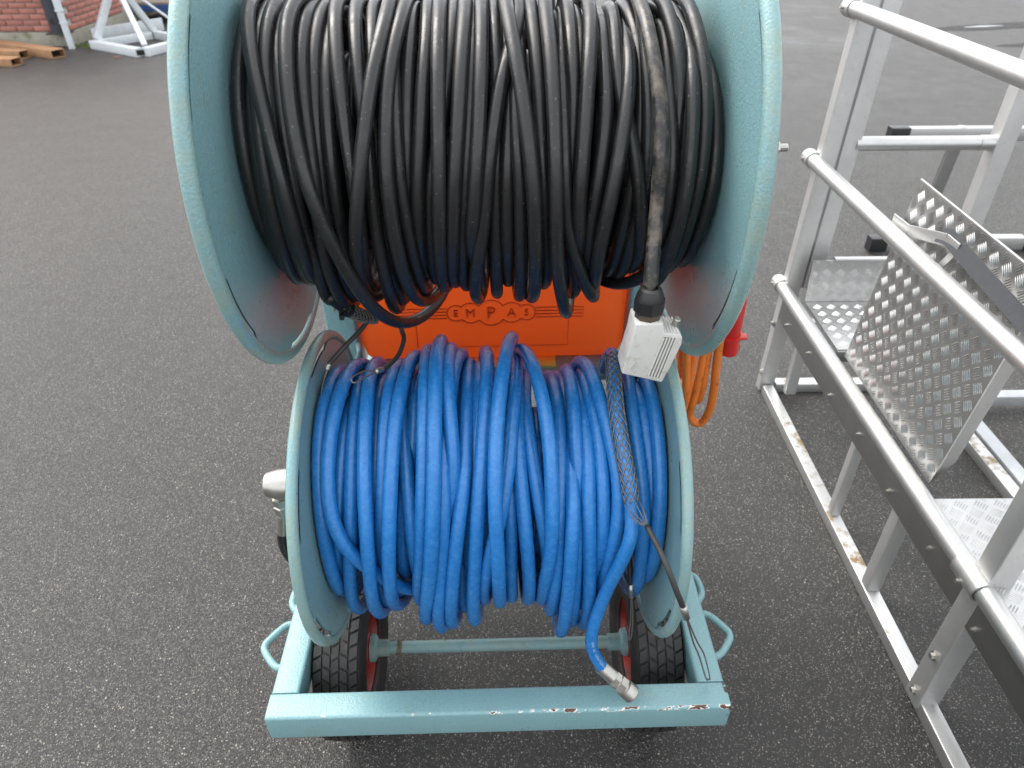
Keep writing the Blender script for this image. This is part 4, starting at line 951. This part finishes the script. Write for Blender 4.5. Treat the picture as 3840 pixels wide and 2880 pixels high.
def bars(o, eu, ev, nrm, wu, wv, pitch=.052, hgt=.0015, margin=.006):
    """raised five-bar chequer pattern on the rectangle o + a*eu + b*ev"""
    o, eu, ev, nrm = Vector(o), Vector(eu), Vector(ev), Vector(nrm); mb = MB()
    d1 = (eu+ev).normalized(); d2 = (eu-ev).normalized()
    nu, nv = int(wu/pitch)+1, int(wv/pitch)+1; ln, wd, sp = .0150, .0018, .0064
    for i in range(-1, nu+1):
        for j in range(-1, nv+1):
            for ph in (0, 1):
                cu, cv = (i+.5*ph+.2)*pitch, (j+.5*ph+.2)*pitch
                a, b = (d1, d2) if ph == 0 else (d2, d1)
                for k in range(-2, 3):
                    c = o+eu*cu+ev*cv+b*(k*sp); q = c-o
                    ku, kv = q.dot(eu), q.dot(ev)
                    if not (margin < ku < wu-margin and margin < kv < wv-margin): continue
                    l = ln
                    lim = [min(ku-margin/2, wu-margin/2-ku)/abs(a.dot(eu)), min(kv-margin/2, wv-margin/2-kv)/abs(a.dot(ev))]
                    l = max(.003, min([ln]+lim))
                    base = [c-a*l, c-a*l*.45-b*wd, c+a*l*.45-b*wd, c+a*l, c+a*l*.45+b*wd, c-a*l*.45+b*wd]
                    top = [c-a*l*.55+nrm*hgt, c+a*l*.55+nrm*hgt]
                    mb.add(base+top, [(0, 1, 6), (1, 2, 7, 6), (2, 3, 7), (3, 4, 7), (4, 5, 6, 7), (5, 0, 6)])
    return mb
def treadplate(name, o, eu, ev, wu, wv, th=.004, mat='tread'):
    o, eu, ev = Vector(L_(o)), Vector(eu).normalized(), Vector(ev).normalized(); n = eu.cross(ev).normalized()
    m = MB(); q = [o, o+eu*wu, o+eu*wu+ev*wv, o+ev*wv]; m.prism(q, -n, th); p = m.build(name, M[mat], PF)
    tag(bars(o+n*.0002, eu, ev, n, wu, wv).build('tread_bars', M[mat], p, 60), kind='stuff')
    return p
# near deck, far deck, kick plate
ZD = ZC+.012
treadplate('deck', (XR+.006, .35, ZD), (1, 0, 0), (0, 1, 0), .66, 1.400*PK-.35+.004)
pbar('deck_edge', (XR+.01, 1.400*PK-.012, ZD-.03), (XR+.66, 1.400*PK-.012, ZD-.03), .012, .04, 'alu_flat')
YD = 2.075
treadplate('deck', (XR+.05, YD, ZD-.028), (1, 0, 0), (0, 1, 0), .61, YE-.15-YD)
pbar('deck_edge', (XR+.05, YD-.002, ZD-.055), (XR+.66, YD-.002, ZD-.055), .006, .045, 'alu_flat')
treadplate('kick_plate', (XR+.05, YE-.145, ZD-.026), (1, 0, 0), (0, .10, 1), .60, .165)
pbar('kick_plate_edge', (XR+.13, YE-.124, ZD+.143), (XR+.65, YE-.124, ZD+.143), .022, .010, 'alu')
# far knee rail across the end
t = ptube('end_rail', (XR+.125, YE-.045, K(0, 0, 1.02)[2]), (XF-.012, YE-.045, K(0, 0, 1.02)[2]), RT)
m = MB(); m.lathe([(0, RT), (0, RT+.002), (.05, RT+.002), (.05, RT)], L_((XF-.062, YE-.045, K(0, 0, 1.02)[2])), (1, 0, 0), 24); m.build('rubber_ring', M['alu'], t, 30)
# raised hatch
ha, hb_ = Vector(K(1.18, 2.095, .452)), Vector(K(1.18, 1.463, .436))
htop = Vector(K(1.228, 2.09, 1.097))
eu = (hb_-ha); wu = eu.length; eu.normalize(); ev = (htop-ha); wv = ev.length; ev = (ev-eu*ev.dot(eu)).normalized()
nrm = eu.cross(ev)
flip = nrm.dot(Vector((-1, 0, 0))) < 0
h_ = empty('hatch', L_(ha), 0, PF); h_['label'] = 'raised chequer-plate hatch standing on edge'
m = MB(); m.prism([Vector((0, 0, 0)), eu*wu, eu*wu+ev*wv, ev*wv], Vector((1, 0, .05)), .004); m.build('plate', M['tread'], h_)
tag(bars(Vector((-.0003, 0, 0)), eu, ev, Vector((-1, 0, 0.05)), wu, wv, .0535).build('tread_bars', M['tread'], h_, 60), kind='stuff')
m = MB(); a_ = eu*(wu-.002)
m.prism([a_, a_+Vector((.045, 0, .075)), a_+ev*(wv-.04)+Vector((.045, 0, 0)), a_+ev*wv], Vector((0, 1, 0)), .003); m.build('edge_flange', M['alu_flat'], h_)
m = MB(); m.bar(ev*wv+Vector((.002, 0, 0)), ev*wv+eu*wu+Vector((.002, 0, 0)), .006, .006, .001); m.build('top_edge', M['alu'], h_)
# bracket and webbing strap
BK = [K(1.168, 2.05, .985), K(1.175, 1.965, .984), K(1.175, 1.777, 1.039), K(1.178, 1.72, 1.036)]
m = MB()
for i in range(3): m.bar(L_(BK[i]), L_(BK[i+1]), .004, .032, .001)
m.build('flat_bracket', M['alu'], PF)
pbar('flat_bracket', K(1.178, 1.764, .967), K(1.178, 1.733, 1.023), .004, .022, 'alu')
ST = [K(1.172, 1.82, 1.036), K(1.172, 1.775, 1.046), K(1.172, 1.715, 1.040), K(1.173, 1.568, 1.022), K(1.175, 1.397, 1.004), K(1.19, 1.20, .975), K(1.23, 1.08, .93)]
m = MB(); P = smooth_path(ST, 6); v = []; f = []
for i, p in enumerate(P):
    p = Vector(L_(p)) if True else p
    v += [p+Vector((-.002, 0, -.019)), p+Vector((.012, 0, .019)), p+Vector((.0135, 0, .0185)), p+Vector((-.0005, 0, -.0195))]
for i in range(len(P)-1):
    for k in range(4): f.append((i*4+k, i*4+(k+1) % 4, i*4+4+(k+1) % 4, i*4+4+k))
m.add(v, f); so = m.build('webbing_strap', M['webbing'], None); so.location = PF.location; so.rotation_euler = PF.rotation_euler
tag(so, 'dark grey webbing strap slung over the raised hatch', 'strap')

# ------------------------------------------------------------------ second aluminium stand behind the platform
SS = empty('folding_stand', W(2.6, 3.85), -YAW); tag(SS, 'aluminium stand with black end caps behind the platform', 'stand')
def S_(x, y, z): return (x-2.6, y-3.85, z)
def sbar(name, p, q, w, h, mat='alu', upv=(0, 0, 1)): m = MB(); m.bar(S_(*p), S_(*q), w, h, .003, upv); return m.build(name, M[mat], SS)
tb = sbar('top_bar', (2.10, 3.85, .705), (3.6, 3.85, .705), .05, .07)
m = MB(); m.lathe([(0, 0), (0, .022), (.003, .020), (.003, 0)], S_(2.40, 3.85, .741), (0, 0, 1), 20); m.build('cap_disc', M['alu'], tb)
sbar('end_cap', (2.02, 3.85, .703), (2.12, 3.85, .703), .058, .078, 'black')
sbar('leg', (2.40, 3.85, .67), (2.36, 3.85, .0), .065, .03, 'alu_flat', (0, 1, 0))
sbar('leg', (3.35, 3.85, .67), (3.39, 3.85, .0), .065, .03, 'alu_flat', (0, 1, 0))
sbar('base_bar', (2.20, 3.90, .055), (3.05, 3.90, .055), .06, .075)
sbar('end_cap', (2.12, 3.90, .052), (2.22, 3.90, .052), .068, .083, 'black')
sbar('end_cap', (3.03, 3.90, .052), (3.13, 3.90, .052), .068, .083, 'black')
